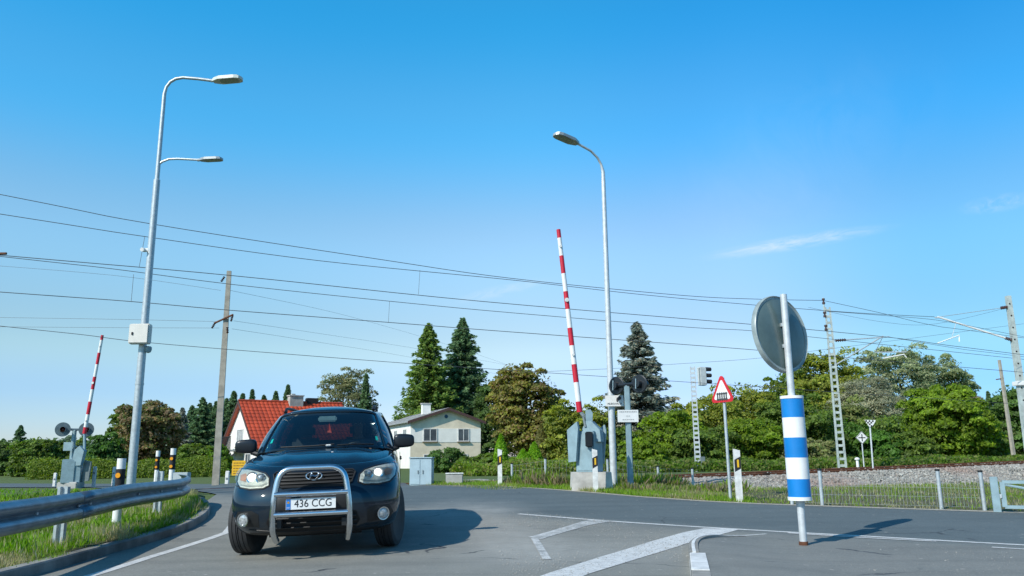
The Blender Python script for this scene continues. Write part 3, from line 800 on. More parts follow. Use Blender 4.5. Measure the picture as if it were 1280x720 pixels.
CHE = [(.15, .17, .03), (.20, .20, .035), (.17, .12, .05), (.24, .21, .05)]
OLI = [(.18, .20, .09), (.24, .22, .11), (.14, .16, .07)]
GRN = [(.10, .155, .022), (.13, .19, .025), (.07, .12, .02)]
LIM = [(.135, .215, .010), (.18, .26, .014), (.10, .16, .012)]
YEL = [(.20, .235, .03), (.26, .27, .035), (.13, .17, .025)]
DRK = [(.07, .12, .03), (.09, .15, .035)]
THU = [(.14, .27, .012), (.18, .33, .015)]
BRN = [(.20, .15, .07), (.16, .14, .05), (.11, .15, .035), (.25, .18, .10)]
def H_of(px, top, Y, z0): 
    return at(px, top, Y).z-z0
def tree_at(kind, px, top, Y, halfpx, label, cols, name=None, grp=None, z0=None, **kw):
    p = gxy(px, Y); z0 = p.z-.05 if z0 is None else z0; h = H_of(px, top, Y, z0); r = halfpx*Y/1000
    if kind == 's': return spruce(name or 'spruce_tree', label, p.x, p.y, h, r, cols, group=grp, z0=z0, **kw)
    return broad(name or 'broadleaf_tree', label, p.x, p.y, h, r, cols, group=grp, z0=z0, **kw)

# the pair of tall spruces behind the pale house
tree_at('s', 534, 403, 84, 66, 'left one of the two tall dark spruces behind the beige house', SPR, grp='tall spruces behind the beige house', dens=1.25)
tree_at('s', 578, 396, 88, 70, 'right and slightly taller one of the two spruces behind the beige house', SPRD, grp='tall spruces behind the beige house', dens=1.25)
tree_at('b', 657, 445, 60, 44, 'round chestnut tree with olive and rusty leaves between house and barrier', CHE, 'chestnut_tree', n=15000, clumps=110, leaf=.16, low=.05, lobes=[(0, 0, 4.7, 2.9, 2.4, 3.2), (-.9, .3, 5.9, 1.7, 1.6, 2.0), (.6, -.3, 2.6, 2.6, 2.0, 2.3)])
tree_at('b', 620, 470, 84, 30, 'dark tree in shade beside the chestnut, behind the house corner', DRK, n=7000, leaf=.2)
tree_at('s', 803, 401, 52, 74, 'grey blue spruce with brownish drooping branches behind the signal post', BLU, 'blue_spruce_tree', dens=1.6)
tree_at('s', 776, 470, 56, 18, 'slim young spruce tip just left of the big grey blue spruce', [(.08, .14, .06), (.11, .17, .06)], dens=1.2)
tree_at('b', 432, 459, 95, 40, 'thin birch with pale olive half bare crown behind the red roof', OLI, 'birch_tree', n=7500, clumps=80, leaf=.16, cs=.2, sparse=1, jit=1.2)
tree_at('s', 455, 466, 92, 20, 'dark spruce pressed against the pale birch behind the red roof', SPRD, dens=1.2)
# left group
tree_at('b', 184, 497, 62, 38, 'brown tinged chestnut tree behind the tall double street lamp', BRN, 'chestnut_tree', n=12000, clumps=95, leaf=.16, low=.02)
tree_at('b', 152, 503, 66, 18, 'small green birch leaning at the left side of the brown chestnut', GRN, 'birch_tree', n=4000, leaf=.17, cs=.3)
for i, (px, top, Y, hw, lab) in enumerate([
    (224, 512, 70, 13, 'short greyish spruce right of the brown chestnut'),
    (249, 495, 74, 16, 'dark pointed spruce left of the concrete utility pole'),
    (266, 498, 78, 12, 'dark narrow spruce touching the left side of the concrete pole'),
    (288, 490, 76, 13, 'dark spruce just right of the concrete pole, above the roof gable'),
    (299, 489, 82, 10, 'slim spruce over the left end of the red roof'),
    (311, 487, 84, 10, 'tallest slim spruce tip over the left part of the red roof'),
    (326, 489, 86, 9, 'third spruce tip over the red roof from the left'),
    (341, 488, 84, 11, 'spruce tip directly left of the chimney'),
    (356, 484, 88, 9, 'spruce tip rising behind the chimney'),
    (22, 529, 90, 12, 'pointed dark spruce at the far left of the photo')]):
    tree_at('s', px, top+(-3, 1, 3, -2, 2, -1, 4, 0, -4, 2)[i], Y, hw*(1.9, 2.3, 1.5, 2.1, 2.4, 1.6, 2.6, 1.8, 2.2, 2.0)[i], lab, SPRD if i else BLU, grp='spruces in the row behind the red roofed house', dens=1.6)
for px, top, Y, hw, lab in ((236, 506, 82, 30, 'broad dark spruce between the brown chestnut and the concrete pole'), (258, 503, 88, 30, 'broad spruce behind the left side of the concrete pole'), (279, 497, 86, 28, 'full dark spruce between the concrete pole and the red roof'), (2, 548, 84, 26, 'dark spruce half cut by the left edge of the photo')):
    tree_at('s', px, top, Y, hw, lab, SPRD, grp='spruces in the row behind the red roofed house', dens=1.4)
for px, top, Y, hw, lab, cols in [
    (4, 548, 60, 22, 'dark green bushy tree cut by the left edge of the photo', DRK),
    (48, 545, 56, 34, 'wide mid green bush left of the far barrier', GRN),
    (128, 541, 58, 30, 'dense dark green bush right of the far barrier', [(.065, .13, .03), (.085, .17, .03)]),
    (92, 550, 62, 20, 'green bush directly behind the far barrier', GRN),
    (243, 552, 60, 26, 'green bush left of the concrete utility pole foot', GRN),
    (215, 560, 66, 22, 'low dark bush between the two reflector posts behind', DRK),
    (275, 556, 58, 16, 'small green bush behind the concrete utility pole foot', [(.10, .19, .02)])]:
    tree_at('b', px, top, Y, hw, lab, cols, 'bush', grp='bushes along the far left field', n=5200, clumps=60, leaf=.15, low=-.3, limbs=False, cat='bush')
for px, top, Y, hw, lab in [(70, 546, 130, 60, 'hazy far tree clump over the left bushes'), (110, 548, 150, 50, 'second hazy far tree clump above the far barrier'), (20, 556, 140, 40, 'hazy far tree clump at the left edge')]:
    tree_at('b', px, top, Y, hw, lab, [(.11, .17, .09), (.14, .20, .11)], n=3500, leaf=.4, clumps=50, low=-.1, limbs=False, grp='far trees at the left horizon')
# clipped hedge on the left field
a = gxy(40, 47); b_ = gxy(285, 50)
hedge('hedge', 'low clipped grassy green hedge across the field behind the reflector posts', 'hedge', [(a.x, a.y), (b_.x, b_.y)], 1.0, 1.8, [(.17, .23, .03), (.21, .27, .045), (.13, .19, .03)], 22000, .06)
# right line of bushes and trees
for px, top, Y, hw, lab, cols, nn, lf in [
    (705, 505, 50, 26, 'yellowish bush left of the leaning raised barrier boom', YEL, 5500, .12),
    (745, 507, 52, 30, 'olive green bush behind the barrier machine', YEL, 6000, .12),
    (770, 540, 46, 26, 'mid green bush between lamp post and signal post', GRN, 5000, .12),
    (838, 520, 47, 38, 'bright green bush below the grey blue spruce', LIM, 9000, .11),
    (806, 556, 43, 26, 'low bright bush right of the signal post foot', LIM, 5500, .10),
    (890, 500, 50, 44, 'tall yellow green bush behind the railway signal mast', YEL, 10500, .11),
    (880, 540, 45, 40, 'dense green bush behind the triangular warning sign', GRN, 8500, .11),
    (935, 482, 54, 46, 'tall rounded yellow green tree left of the mirror post', YEL, 11500, .12),
    (945, 530, 46, 40, 'broad bright green bush left of the blue striped post', LIM, 9000, .11),
    (1000, 500, 50, 44, 'green tree hidden behind the blue striped post', GRN, 10000, .12),
    (1010, 556, 44, 30, 'small brown thicket right of the blue striped post', [(.22, .22, .09), (.16, .20, .06)], 6000, .10),
    (1040, 526, 52, 40, 'dark green bush behind the lattice mast foot', [(.06, .13, .02), (.08, .17, .02)], 8500, .13),
    (1100, 545, 50, 36, 'dark bush behind the two small railway boards', [(.06, .14, .02), (.08, .18, .02)], 7500, .13),
    (1140, 548, 49, 30, 'mid green shrub left of the bright maple', GRN, 6000, .12)]:
    tree_at('b', px, top-9, Y, hw*1.25, lab, cols, 'bush', grp='trees and bushes in the row behind the railway', n=int(nn*1.15), clumps=85, leaf=lf, cs=.2, low=-.25, limbs=False, cat='bush')
tree_at('b', 1040, 433, 72, 50, 'tall yellow green tree rising behind the lattice mast', YEL, 'ash_tree', n=13000, clumps=100, leaf=.17, low=.05)
tree_at('b', 1000, 452, 76, 36, 'green tree crown showing right behind the round mirror', GRN, n=8000, clumps=80, leaf=.18)
tree_at('b', 1090, 470, 66, 50, 'greyish olive willow with fine twigs right of the lattice mast', [(.25, .26, .16), (.31, .30, .19), (.20, .21, .13)], 'willow_tree', n=17000, clumps=120, leaf=.10, cs=.2, sparse=1, low=0)
tree_at('b', 1135, 427, 78, 52, 'tall loose grey green willow against the sky', [(.24, .28, .15), (.31, .33, .18), (.18, .23, .11)], 'willow_tree', n=13000, clumps=95, leaf=.15, cs=.17, sparse=1, low=.1)
tree_at('b', 1190, 440, 80, 40, 'right hand loose willow sloping down to the right', [(.24, .28, .14), (.20, .24, .11)], 'willow_tree', n=9000, clumps=70, leaf=.15, cs=.2, sparse=1, low=.05)
tree_at('b', 1218, 497, 64, 30, 'brownish twiggy tree behind the bright maple', [(.21, .16, .10), (.17, .17, .08)], n=7000, clumps=70, leaf=.12, sparse=1)
tree_at('b', 1187, 480, 50, 54, 'large bright green maple standing just behind the railway', LIM, 'maple_tree', n=22000, clumps=125, leaf=.13, low=-.05, cs=.22)
tree_at('b', 1232, 534, 52, 30, 'low green bush at the right foot of the maple', GRN, 'bush', n=6500, clumps=60, leaf=.13, low=-.2, cat='bush', limbs=False)
tree_at('b', 1275, 478, 58, 36, 'dark green tree at the right edge behind the concrete mast', [(.08, .14, .03), (.10, .18, .035)], n=11000, clumps=90, leaf=.14, low=-.05)
tree_at('s', 1245, 488, 74, 12, 'small dark spruce between the maple and the right pole', SPRD)
for px, top, Y, hw, lab, cols in [
    (725, 512, 58, 40, 'bush filling the gap behind the barrier machine', YEL),
    (780, 520, 57, 40, 'bush filling the gap below the blue spruce on its left', GRN),
    (850, 508, 58, 44, 'taller bush behind the signal mast foot', YEL),
    (908, 492, 62, 44, 'soft yellow green tree behind the triangular sign', YEL),
    (975, 500, 58, 44, 'green tree behind the round mirror post on its left', GRN),
    (1062, 500, 60, 44, 'olive shrub between lattice mast and willow', [(.17, .19, .06), (.13, .16, .04)]),
    (1120, 515, 58, 46, 'dense green shrub under the pale willow', GRN),
    (1240, 512, 60, 40, 'dull green shrub between the maple and the slanting pole', [(.14, .16, .06), (.11, .14, .04)])]:
    tree_at('b', px, top, Y, hw*1.2, lab, cols, 'bush', grp='trees and bushes in the row behind the railway', n=6500, clumps=75, leaf=.14, cs=.2, low=-.3, limbs=False, cat='bush', sparse=1)
# house side planting
for px, top, Y, hw, lab, cols in [
    (560, 558, 50, 30, 'leafy dark bush behind the grey utility cabinet', [(.06, .12, .025), (.09, .16, .03)]),
    (590, 570, 48, 24, 'green bush in front of the beige house corner', GRN),
    (612, 566, 46, 22, 'low green bush between house and white reflector post', GRN),
    (640, 572, 48, 22, 'low light green shrub right of the white reflector post', LIM)]:
    tree_at('b', px, top, Y, hw, lab, cols, 'bush', grp='bushes in the garden of the beige house', n=4800, clumps=55, leaf=.10, low=-.3, limbs=False, cat='bush')
def thuja(px, top, Y, hw, label, cols, n=3500):
    p = gxy(px, Y); h = H_of(px, top, Y, p.z); r = hw*Y/1000
    t = thing('thuja_shrub', label, 'shrub', (p.x, p.y, p.z), 0, 'clipped thuja cones beside the railway')
    z = RNG.random(n)**.9; a = RNG.random(n)*2*PI; rr = r*np.clip(np.sin(np.clip(.25+z*.75, 0, 1)*PI)**.8*1.0, .05, 1)*(.85+.25*RNG.random(n))
    C = np.stack([np.cos(a)*rr, np.sin(a)*rr, z*h], 1); Nn = np.stack([np.cos(a), np.sin(a), np.full(n, .4)], 1)
    MB().tube([(0, 0, -.05), (0, 0, h*.8)], [.05, .02], 6).build('trunk', barkm, t)
    leaves_obj('crown', None, None, C, Nn, .07, cols, None, t, leafm)
thuja(626, 543, 44, 8, 'small bright green thuja cone beside the white reflector post', THU)
thuja(654, 562, 42, 9, 'left one of two bright green thujas near the rails', THU)
thuja(668, 553, 42.5, 9, 'right and taller one of two bright green thujas near the rails', THU)
thuja(677, 530, 50, 9, 'yellow brown thuja behind the bright green pair', [(.17, .16, .04), (.13, .13, .04)])
thuja(690, 536, 51, 9, 'second yellow brown thuja nearer to the barrier', [(.17, .16, .04), (.13, .13, .04)])
a = gxy(575, 34); b_ = gxy(735, 36)
hedge('ground_cover', 'rank green ground cover beyond the rails before the garden', 'plants', [(a.x, a.y), (b_.x, b_.y)], .55, 3.0, [(.13, .22, .02), (.19, .27, .03), (.24, .24, .07)], 12000, .06)['kind'] = 'stuff'
a = gxy(750, 37); b_ = gxy(1010, 41); c_ = gxy(1285, 45)
hedge('ground_cover', 'overgrown scrub along the foot of the bushes behind the railway', 'plants', [(a.x, a.y), (b_.x, b_.y), (c_.x, c_.y)], .5, 3.2, [(.08, .15, .02), (.13, .21, .02), (.19, .21, .06)], 20000, .08)['kind'] = 'stuff'
# ------------------------------------------------------------------ houses
def ribroof(mb, P0, ux, uy, L, W, n_cols, n_rows, amp=.035, step=.03):
    """pressed tile roof: P0 eave corner, ux along the eave, uy up the slope"""
    nrm = ux.cross(uy).normalized()
    if nrm.z < 0: nrm = -nrm
    vs = []; nu = n_cols*5; rows = []
    for j in range(n_rows):
        rows += [(j/n_rows, step), ((j+1)/n_rows-.0005, 0)]
    for v, s in rows:
        for i in range(nu+1):
            u = i/nu
            vs.append(P0+ux*L*u+uy*W*v+nrm*(s+amp*abs(math.sin(PI*u*n_cols))))
    fs = [(j*(nu+1)+i, j*(nu+1)+i+1, (j+1)*(nu+1)+i+1, (j+1)*(nu+1)+i) for j in range(len(rows)-1) for i in range(nu)]
    mb.add(vs, fs)
def window(parent, c, w, h, yaw_n, M, frame_m, glass_m, mull=1, name='window'):
    """M: matrix mapping window xy plane (x along wall, y up, z out) to parent space"""
    f = .07; mb = MB()
    for (x0, x1, y0, y1) in ((-w/2, w/2, h/2-f, h/2), (-w/2, w/2, -h/2, -h/2+f), (-w/2, -w/2+f, -h/2+f, h/2-f), (w/2-f, w/2, -h/2+f, h/2-f)):
        mb.prism([(x0, y0), (x1, y0), (x1, y1), (x0, y1)], .0, .05, M)
    for k in range(mull):
        x = -w/2+w*(k+1)/(mull+1)-.0; mb.prism([(x-.03, -h/2+f), (x+.03, -h/2+f), (x+.03, h/2-f), (x-.03, h/2-f)], .0, .045, M)
    o = mb.build(name, frame_m, parent)
    MB().prism([(-w/2+f, -h/2+f), (w/2-f, -h/2+f), (w/2-f, h/2-f), (-w/2+f, h/2-f)], .003, .02, M).build('pane', glass_m, o)
    MB().prism([(-w/2-.06, -h/2-.07), (w/2+.06, -h/2-.07), (w/2+.06, -h/2), (-w/2-.06, -h/2)], .0, .14, M).build('sill', sillm, o)
    return o
sillm = M_('window_sill', (.25, .18, .12), .6)
rooft = M_('red_metal_tiles', (.52, .075, .028), .5, 0, .35, .8)
wallw = M_('white_render', (.84, .82, .76), .9, 0, .12, 1.5, bs=.2)
wallb = M_('beige_roughcast', (.78, .68, .52), .95, 0, .2, 1.2, bs=.3)
trimr = M_('dark_brown_trim', (.09, .045, .038), .6)
slate = M_('grey_roof_sheet', (.33, .34, .34), .8, 0, .3, 1.5, bs=.2)
winf = M_('white_window_frame', (.68, .68, .66), .5)
wing = M_('window_glass', (.12, .14, .16), .06, 0, .4, 1.2, spec=.8)
curt = M_('net_curtain', (.45, .46, .46), .3, 0, .4, 3)
r0 = at(303, 501, 60)
zg = H(r0.x, 60)-.1
hr = thing('red_roof_house', 'white gabled house with bright red tiled roof behind the dark car', 'house', (r0.x, 60, zg), math.radians(35))
hh = r0.z-zg; ew = at(286, 558, 63).z-zg; LH = 7.6; hw = 4.0
MB().add([(0, -hw, -.6), (0, hw, -.6), (0, hw, ew), (0, 0, hh-.12), (0, -hw, ew), (LH, -hw, -.6), (LH, hw, -.6), (LH, hw, ew), (LH, 0, hh-.12), (LH, -hw, ew)],
         [(0, 1, 2, 3, 4), (9, 8, 7, 6, 5), (0, 5, 6, 1), (0, 4, 9, 5), (1, 6, 7, 2), (4, 3, 8, 9), (3, 2, 7, 8)]).build('wall', wallw, hr)
sl = Vector((0, hw, hh-ew)); sln = sl.length; ext = 1.09
rf = MB()
for s in (-1, 1):
    top = Vector((-.3, 0, hh)); down = Vector((0, s*hw, ew-hh)); dn = down.normalized()
    P0 = top+down*ext
    ribroof(rf, P0, Vector((1, 0, 0)), -dn, LH+.6, down.length*ext, 26, 14)
    nrm = Vector((0, s*(hh-ew), hw)).normalized()
    a = top-nrm*.02; b = P0-nrm*.02; X = Vector((LH+.6, 0, 0)); d_ = -nrm*.10
    rf.add([a, b, b+X, a+X, a+d_, b+d_, b+X+d_, a+X+d_], [(0, 1, 2, 3), (7, 6, 5, 4), (1, 5, 6, 2)])
rfo = rf.build('roof', rooft, hr)
for xx in (-.33, LH+.31):
    for s in (-1, 1):
        tm = MB()
        a = Vector((xx, 0, hh+.05)); b = Vector((xx, s*hw*ext, hh+(ew-hh)*ext+.05))
        tm.add([a, b, b+Vector((0, 0, -.24)), a+Vector((0, 0, -.24)), a+Vector((.04, 0, 0)), b+Vector((.04, 0, 0)), b+Vector((.04, 0, -.24)), a+Vector((.04, 0, -.24))], [(0, 1, 2, 3), (7, 6, 5, 4), (0, 4, 5, 1), (3, 2, 6, 7), (1, 5, 6, 2)]).build('barge_board', trimr, hr)
MB().tube([(-.3, 0, hh+.03), (LH+.3, 0, hh+.03)], .09, 8).build('ridge_cap', rooft, hr, True)
chm = thing  # keep name short below
o = MB().box((4.0, -.15, hh+.05), (1.05, .6, .8)).build('chimney', M_('rendered_chimney', (.45, .43, .39), .9, 0, .35, 2.5, bs=.3), rfo)
MB().box((4.0, -.15, hh+.49), (1.17, .72, .08)).box((3.8, -.15, hh+.58), (.28, .28, .12)).build('chimney_cap', conc, o)
MB().box((5.4, .1, hh+.12), (.9, .5, .5), None, .04).build('roof_hatch', blackm, rfo)
MG = Matrix(((0, 0, -1, 0), (-1, 0, 0, 0), (0, 1, 0, 0), (0, 0, 0, 1)))   # window plane on the gable (faces -x)
def gable(c): return Matrix.Translation(c) @ MG
window(hr, None, 1.5, 1.3, 0, gable((-.003, 0, ew+.55)), winf, curt, 2)
window(hr, None, 1.2, 1.2, 0, gable((-.003, -2.2, .9)), winf, wing, 1)
window(hr, None, 1.2, 1.2, 0, gable((-.003, 2.0, .9)), winf, wing, 1)
bl = MB(); bl.box((-.55, 0, ew-.35), (1.1, 2.8, .12))
balc = bl.build('balcony', conc, hr)
ra = MB()
for yy in np.arange(-1.4, 1.41, .14): ra.box((-1.08, yy, ew+.15), (.025, .025, .9))
ra.box((-1.08, 0, ew+.62), (.05, 2.85, .05)); ra.build('railing', blackm, balc)

# beige house
c0 = gxy(513, 70); zg = c0.z-.3
hb = thing('beige_house', 'beige and white two storey house with low grey gabled roof right of the car', 'house', (c0.x, 70, zg), math.radians(21))
W = 6.35; DL = 14.0; eh = at(515, 526.5, 70).z-zg; ah = at(560, 511.5, 71).z-zg; ax = W*.52
MB().add([(0, 0, -.5), (W, 0, -.5), (W, 0, eh), (ax, 0, ah), (0, 0, eh), (0, DL, -.5), (W, DL, -.5), (W, DL, eh), (ax, DL, ah), (0, DL, eh)],
         [(0, 1, 2, 3, 4), (9, 8, 7, 6, 5), (1, 6, 7, 2), (0, 4, 9, 5), (4, 3, 8, 9), (3, 2, 7, 8)]).build('wall', wallb, hb)
zb0 = at(515, 553, 70).z-zg; zb1 = at(515, 535.5, 70).z-zg
MB().box((W/2, -.012, (zb0+zb1)/2), (W, .03, zb1-zb0)).build('white_band', wallw, hb)
MB().box((-.012, DL/2, (eh-.5)/2), (.03, DL-.02, eh+.45)).build('side_render', wallw, hb)
rf = MB(); ov = .38
for s, xe in ((-1, 0), (1, W)):
    e = Vector((xe+s*ov, 0, eh+(eh-ah)/(ax if s < 0 else W-ax)*ov)); r_ = Vector((ax, 0, ah))
    for (y0, y1) in ((-ov, DL+ov),):
        a = r_+Vector((0, y0, 0)); b = e+Vector((0, y0, 0)); Y = Vector((0, y1-y0, 0)); T = Vector((0, 0, .12))
        nn_ = 18
        rf.add([a+T, b+T, b+T+Y, a+T+Y, a, b, b+Y, a+Y], [(0, 1, 2, 3), (4, 7, 6, 5), (1, 5, 6, 2), (0, 4, 5, 1), (3, 2, 6, 7)])
        for k in range(12):
            t0 = k/12; p = a.lerp(b, t0)+Vector((0, 0, .135)); rf.box((p.x, (y0+y1)/2, p.z), (.05, y1-y0, .03))
rfo = rf.build('roof', slate, hb)
for s, xe in ((-1, 0), (1, W)):
    tm = MB(); e = Vector((xe+s*ov, 0, eh+(eh-ah)/(ax if s < 0 else W-ax)*ov)); a = Vector((ax, -ov-.04, ah+.13)); b = e+Vector((0, -ov-.04, .13)); D = Vector((0, 0, -.24)); Y = Vector((0, .035, 0))
    tm.add([a, b, b+D, a+D, a+Y, b+Y, b+D+Y, a+D+Y], [(0, 1, 2, 3), (7, 6, 5, 4), (0, 4, 5, 1), (3, 2, 6, 7), (1, 5, 6, 2)]).build('barge_board', trimr, hb)
o = MB().box((ax-1.4, 2.2, ah+.1), (.75, .5, .9)).build('chimney', wallw, rfo)
MB().box((ax-1.4, 2.2, ah+.6), (.9, .62, .1)).build('chimney_cap', conc, o)
def front(c): return Matrix.Translation(c) @ Matrix(((1, 0, 0, 0), (0, 0, -1, 0), (0, 1, 0, 0), (0, 0, 0, 1)))
zw = (at(538, 536, 70).z+at(538, 551, 70).z)/2-zg
for xw, ww in ((1.72, 1.25), (4.75, 1.05)):
    window(hb, None, ww, 1.12, 0, front((xw, -.03, zw)), winf, wing, 1)
for xw in (1.7, 4.6): window(hb, None, 1.1, 1.0, 0, front((xw, -.003, .95)), winf, wing, 1)
ML = Matrix(((0, 0, -1, 0), (-1, 0, 0, 0), (0, 1, 0, 0), (0, 0, 0, 1)))
for yw in (2.0, 5.6, 9.5): window(hb, None, 1.2, 1.12, 0, Matrix.Translation((-.03, yw, zw)) @ ML, winf, wing, 1)
MB().lathe([(.16, 0), (.17, .03), (.0, .06)], 16, Matrix.Translation((ax-.15, -.005, ah-.62)) @ RX(PI/2).to_4x4()).build('vent', M_('vent_blue', (.05, .10, .16), .5), hb)

# ------------------------------------------------------------------ utility cabinets
p = gnd(526, 606.5)
t = thing('utility_cabinet', 'tall pale blue grey metal utility cabinet at the road edge right of the car', 'cabinet', (p.x, p.y+.2, p.z-.02), math.radians(-6))
s_ = p.y/1000
w_, h_ = 27*s_, 33*s_
pcab = M_('pale_blue_grey_paint', (.36, .47, .52), .45, 0, .15, 4, bs=.05)
MB().box((0, 0, h_/2), (w_, .34, h_), None, .012).build('body', pcab, t)
MB().box((0, 0, h_+.012), (w_+.05, .40, .03), None, .008).build('lid', pcab, t)
for sx, wd in ((-.24, .44), (.26, .5)):
    o = MB().box((sx*w_, -.178, h_*.5), (w_*wd, .012, h_*.9), None, .004).build('door', pcab, t)
    MB().box((sx*w_+.08*(-1 if sx > 0 else 1), -.19, h_*.5), (.025, .02, .09)).build('handle', greyb_d, o)
p = gnd(567, 606)
t = thing('concrete_block', 'low pale concrete block beside the grey utility cabinet', 'block', (p.x, p.y+.3, p.z-.03), .05)
MB().box((0, 0, .15), (21*s_, .34, .31), None, .02).build('block', conc, t)
MB().box((0, 0, .315), (21*s_+.03, .37, .03), None, .01).build('lid', white_w, t)

# ------------------------------------------------------------------ street lamps
lampg = M_('lamp_housing_grey', (.40, .42, .42), .4, .3, .15, 8)
lampw = M_('lamp_housing_pale', (.62, .66, .60), .45, 0, .12, 8)
lens_m = M_('lamp_lens', (.30, .33, .32), .12, 0, .3, 20, spec=.8)
def lamp_head(parent, root, d, L, w, h, mat, name='lamp_head'):
    """flat LED luminaire from root along d"""
    d = Vector(d).normalized(); sd = Vector((0, 0, 1)).cross(d).normalized(); up = d.cross(sd)
    M = Matrix.Translation(root) @ Matrix((d, sd, up)).transposed().to_4x4()
    prof = [(0, .22), (.10, .34), (.25, .5), (.8, .5), (.95, .38), (1.0, .15)]
    poly = [(x*L, y*w) for x, y in prof]+[(x*L, -y*w) for x, y in reversed(prof)]
    o = MB().prism(poly, -h*.3, h*.25, M).build(name, mat, parent)
    mb = MB()
    mb.prism([(x*.9+.03*L, y*.8) for x, y in poly], h*.25, h*.5, M); 
    mb.tube([M @ Vector((-.06, 0, 0)), M @ Vector((.12*L, 0, 0))], .035, 8); mb.build('cover', mat, o)
    MB().prism([(x*.62+.26*L, y*.72) for x, y in poly], -h*.3-.012, -h*.3-.003, M).build('lens', lens_m, o)
    return o
D1 = 17.5
b0 = at(166, 600, D1); zb = Hv(b0.x, D1)
tb = at(203, 125, D1)
print('left lamp base/top x', b0.x, tb.x)
x0 = (b0.x+tb.x)/2
t = thing('street_lamp', 'tall galvanised street lamp with two arms and a white box, on the left', 'street lamp', (x0, D1, zb))
def rel(px, py, Y, t): return at(px, py, Y)-t.location
sh = rel(197, 207, D1, t).z
top = rel(204, 125, D1, t)
arc = [rel(x, y, D1, t) for x, y in ((204.5, 118), (207, 109), (212, 102.5), (219, 98.5), (228, 97), (246, 98.5), (266, 101))]
dx = -arc[0].x
MB().tube([(0, 0, -.1), (0, 0, .6), (0, 0, sh-.35)], [.095, .09, .072], 14).build('pole', galv, t, True)
MB().tube([(0, 0, sh-.35), (0, 0, sh-.33), (0, 0, top.z)], [.072, .052, .046], 12).build('upper_pole', galv, t, True)
MB().tube([(0, 0, top.z)]+[Vector((a.x+dx, 0, a.z)) for a in arc], [.046, .044]+[.036]*6, 10).build('arm', galv, t, True)
e = arc[-1]; lamp_head(t, Vector((e.x+dx, 0, e.z)), (1, -.15, .0), .72, .30, .12, lampw)
arc2 = [rel(x, y, D1, t) for x, y in ((197.5, 207), (203, 202), (211, 199), (222, 198.5), (250, 200))]
MB().tube([Vector((a.x+(0 if i else -.03)-(arc2[0].x), 0, a.z)) for i, a in enumerate(arc2)], .026, 8).build('arm', galv, t, True)
e = arc2[-1]; lamp_head(t, Vector((e.x-arc2[0].x, 0, e.z)), (1, -.1, 0), .54, .22, .08, lampg)
zz = rel(178, 419, D1, t).z
o = MB().box((0, -.16, zz), (.44, .17, .44), None, .02).build('control_box', M_('box_ivory', (.66, .63, .57), .5, 0, .12, 6), t)
MB().box((0, -.252, zz), (.40, .012, .40), None, .004).build('door', M_('box_ivory_door', (.70, .67, .61), .5, 0, .1, 6), o)
MB().box((-.13, -.265, zz), (.03, .02, .06)).build('handle', blackm, o)
zz = rel(186, 436, D1, t).z
o = MB().tube([(0, 0, zz+.04), (.14, -.02, zz+.04), (.14, -.02, zz)], .02, 6).build('camera', greyb_d, t)
MB().lathe([(.0, -.10), (.05, -.08), (.07, -.03), (.07, .03), (.05, .05)], 12, Matrix.Translation((.14, -.02, zz))).build('dome', greyb, o, True)
zz = rel(180, 313, D1, t).z
o = MB().box((-.09, -.03, zz), (.16, .06, .08), None, .01).build('camera', white, t)
MB().tube([(-.13, -.02, zz), (-.13, -.16, zz-.02)], .045, 10).build('housing', white, o)
zz = rel(172, 480, D1, t).z
MB().lathe([(.088, -.02), (.092, -.02), (.092, .02), (.088, .02)], 14, Matrix.Translation((0, 0, zz))).build('band', galv, t)

D2 = 20.3; b0 = gxy(768, D2); tb = at(754, 240, D2); print('right lamp x', b0.x, tb.x)
t = thing('street_lamp', 'slim white grey street lamp with one arm, beside the crossing signal', 'street lamp', (at(762, 450, D2).x, D2, b0.z))
top = rel(754.5, 225, D2, t)
arc = [rel(x, y, D2, t) for x, y in ((753.5, 215), (751, 206), (746, 199), (737, 193), (720, 187.5))]
dx = -arc[0].x
MB().tube([(0, 0, -.1), (0, 0, top.z*.6), (0, 0, top.z)], [.088, .07, .055], 14).build('pole', galv_l, t, True)
# the arm leans a little towards the road
n_ = len(arc)
ap = [Vector((a.x+dx, -.45*(i/(n_-1))**2, a.z)) for i, a in enumerate(arc)]
MB().tube([(0, 0, top.z)]+ap, [.055, .05]+[.032]*(n_-1), 10).build('arm', galv_l, t, True)
lamp_head(t, ap[-1], (-1, -.8, .12), .80, .32, .12, lampg)
# camera sign on this lamp
ink = M_('sign_ink', (.06, .06, .065), .6)
def sign_text(body, size, M, mat, parent, name='lettering', bold=0, ext=.002, font_sx=1):
    cu = bpy.data.curves.new(name, 'FONT'); cu.body = body; cu.size = size; cu.align_x = 'CENTER'; cu.align_y = 'CENTER'; cu.offset = bold; cu.extrude = ext
    tmp = bpy.data.objects.new(name, cu); COL.objects.link(tmp)
    dg = bpy.context.evaluated_depsgraph_get(); me = bpy.data.meshes.new_from_object(tmp.evaluated_get(dg)); me.name = name
    bpy.data.objects.remove(tmp); me.transform(M @ Matrix.Diagonal((font_sx, 1, 1, 1)))
    me.materials.clear()
    return mesh_obj(name, me, mat, parent)
FR = Matrix(((1, 0, 0, 0), (0, 0, -1, 0), (0, 1, 0, 0), (0, 0, 0, 1)))    # local xy plane facing -y
def board(parent, c, w, h, mat, yaw=0, th=.02, name='board'):
    M = Matrix.Translation(c) @ RZ(yaw).to_4x4() @ FR
    o = MB().prism([(-w/2, -h/2), (w/2, -h/2), (w/2, h/2), (-w/2, h/2)], -th/2, th/2, M).build(name, mat, parent)
    return o, M @ Matrix.Translation((0, 0, th/2+.003))
c_ = at(768, 501, D2-.13)
sg = thing('camera_notice_sign', 'small white video surveillance notice with camera symbol on the slim lamp post', 'sign', c_)
o, Mf = board(sg, (0, 0, 0), .46, .27, white, .05)
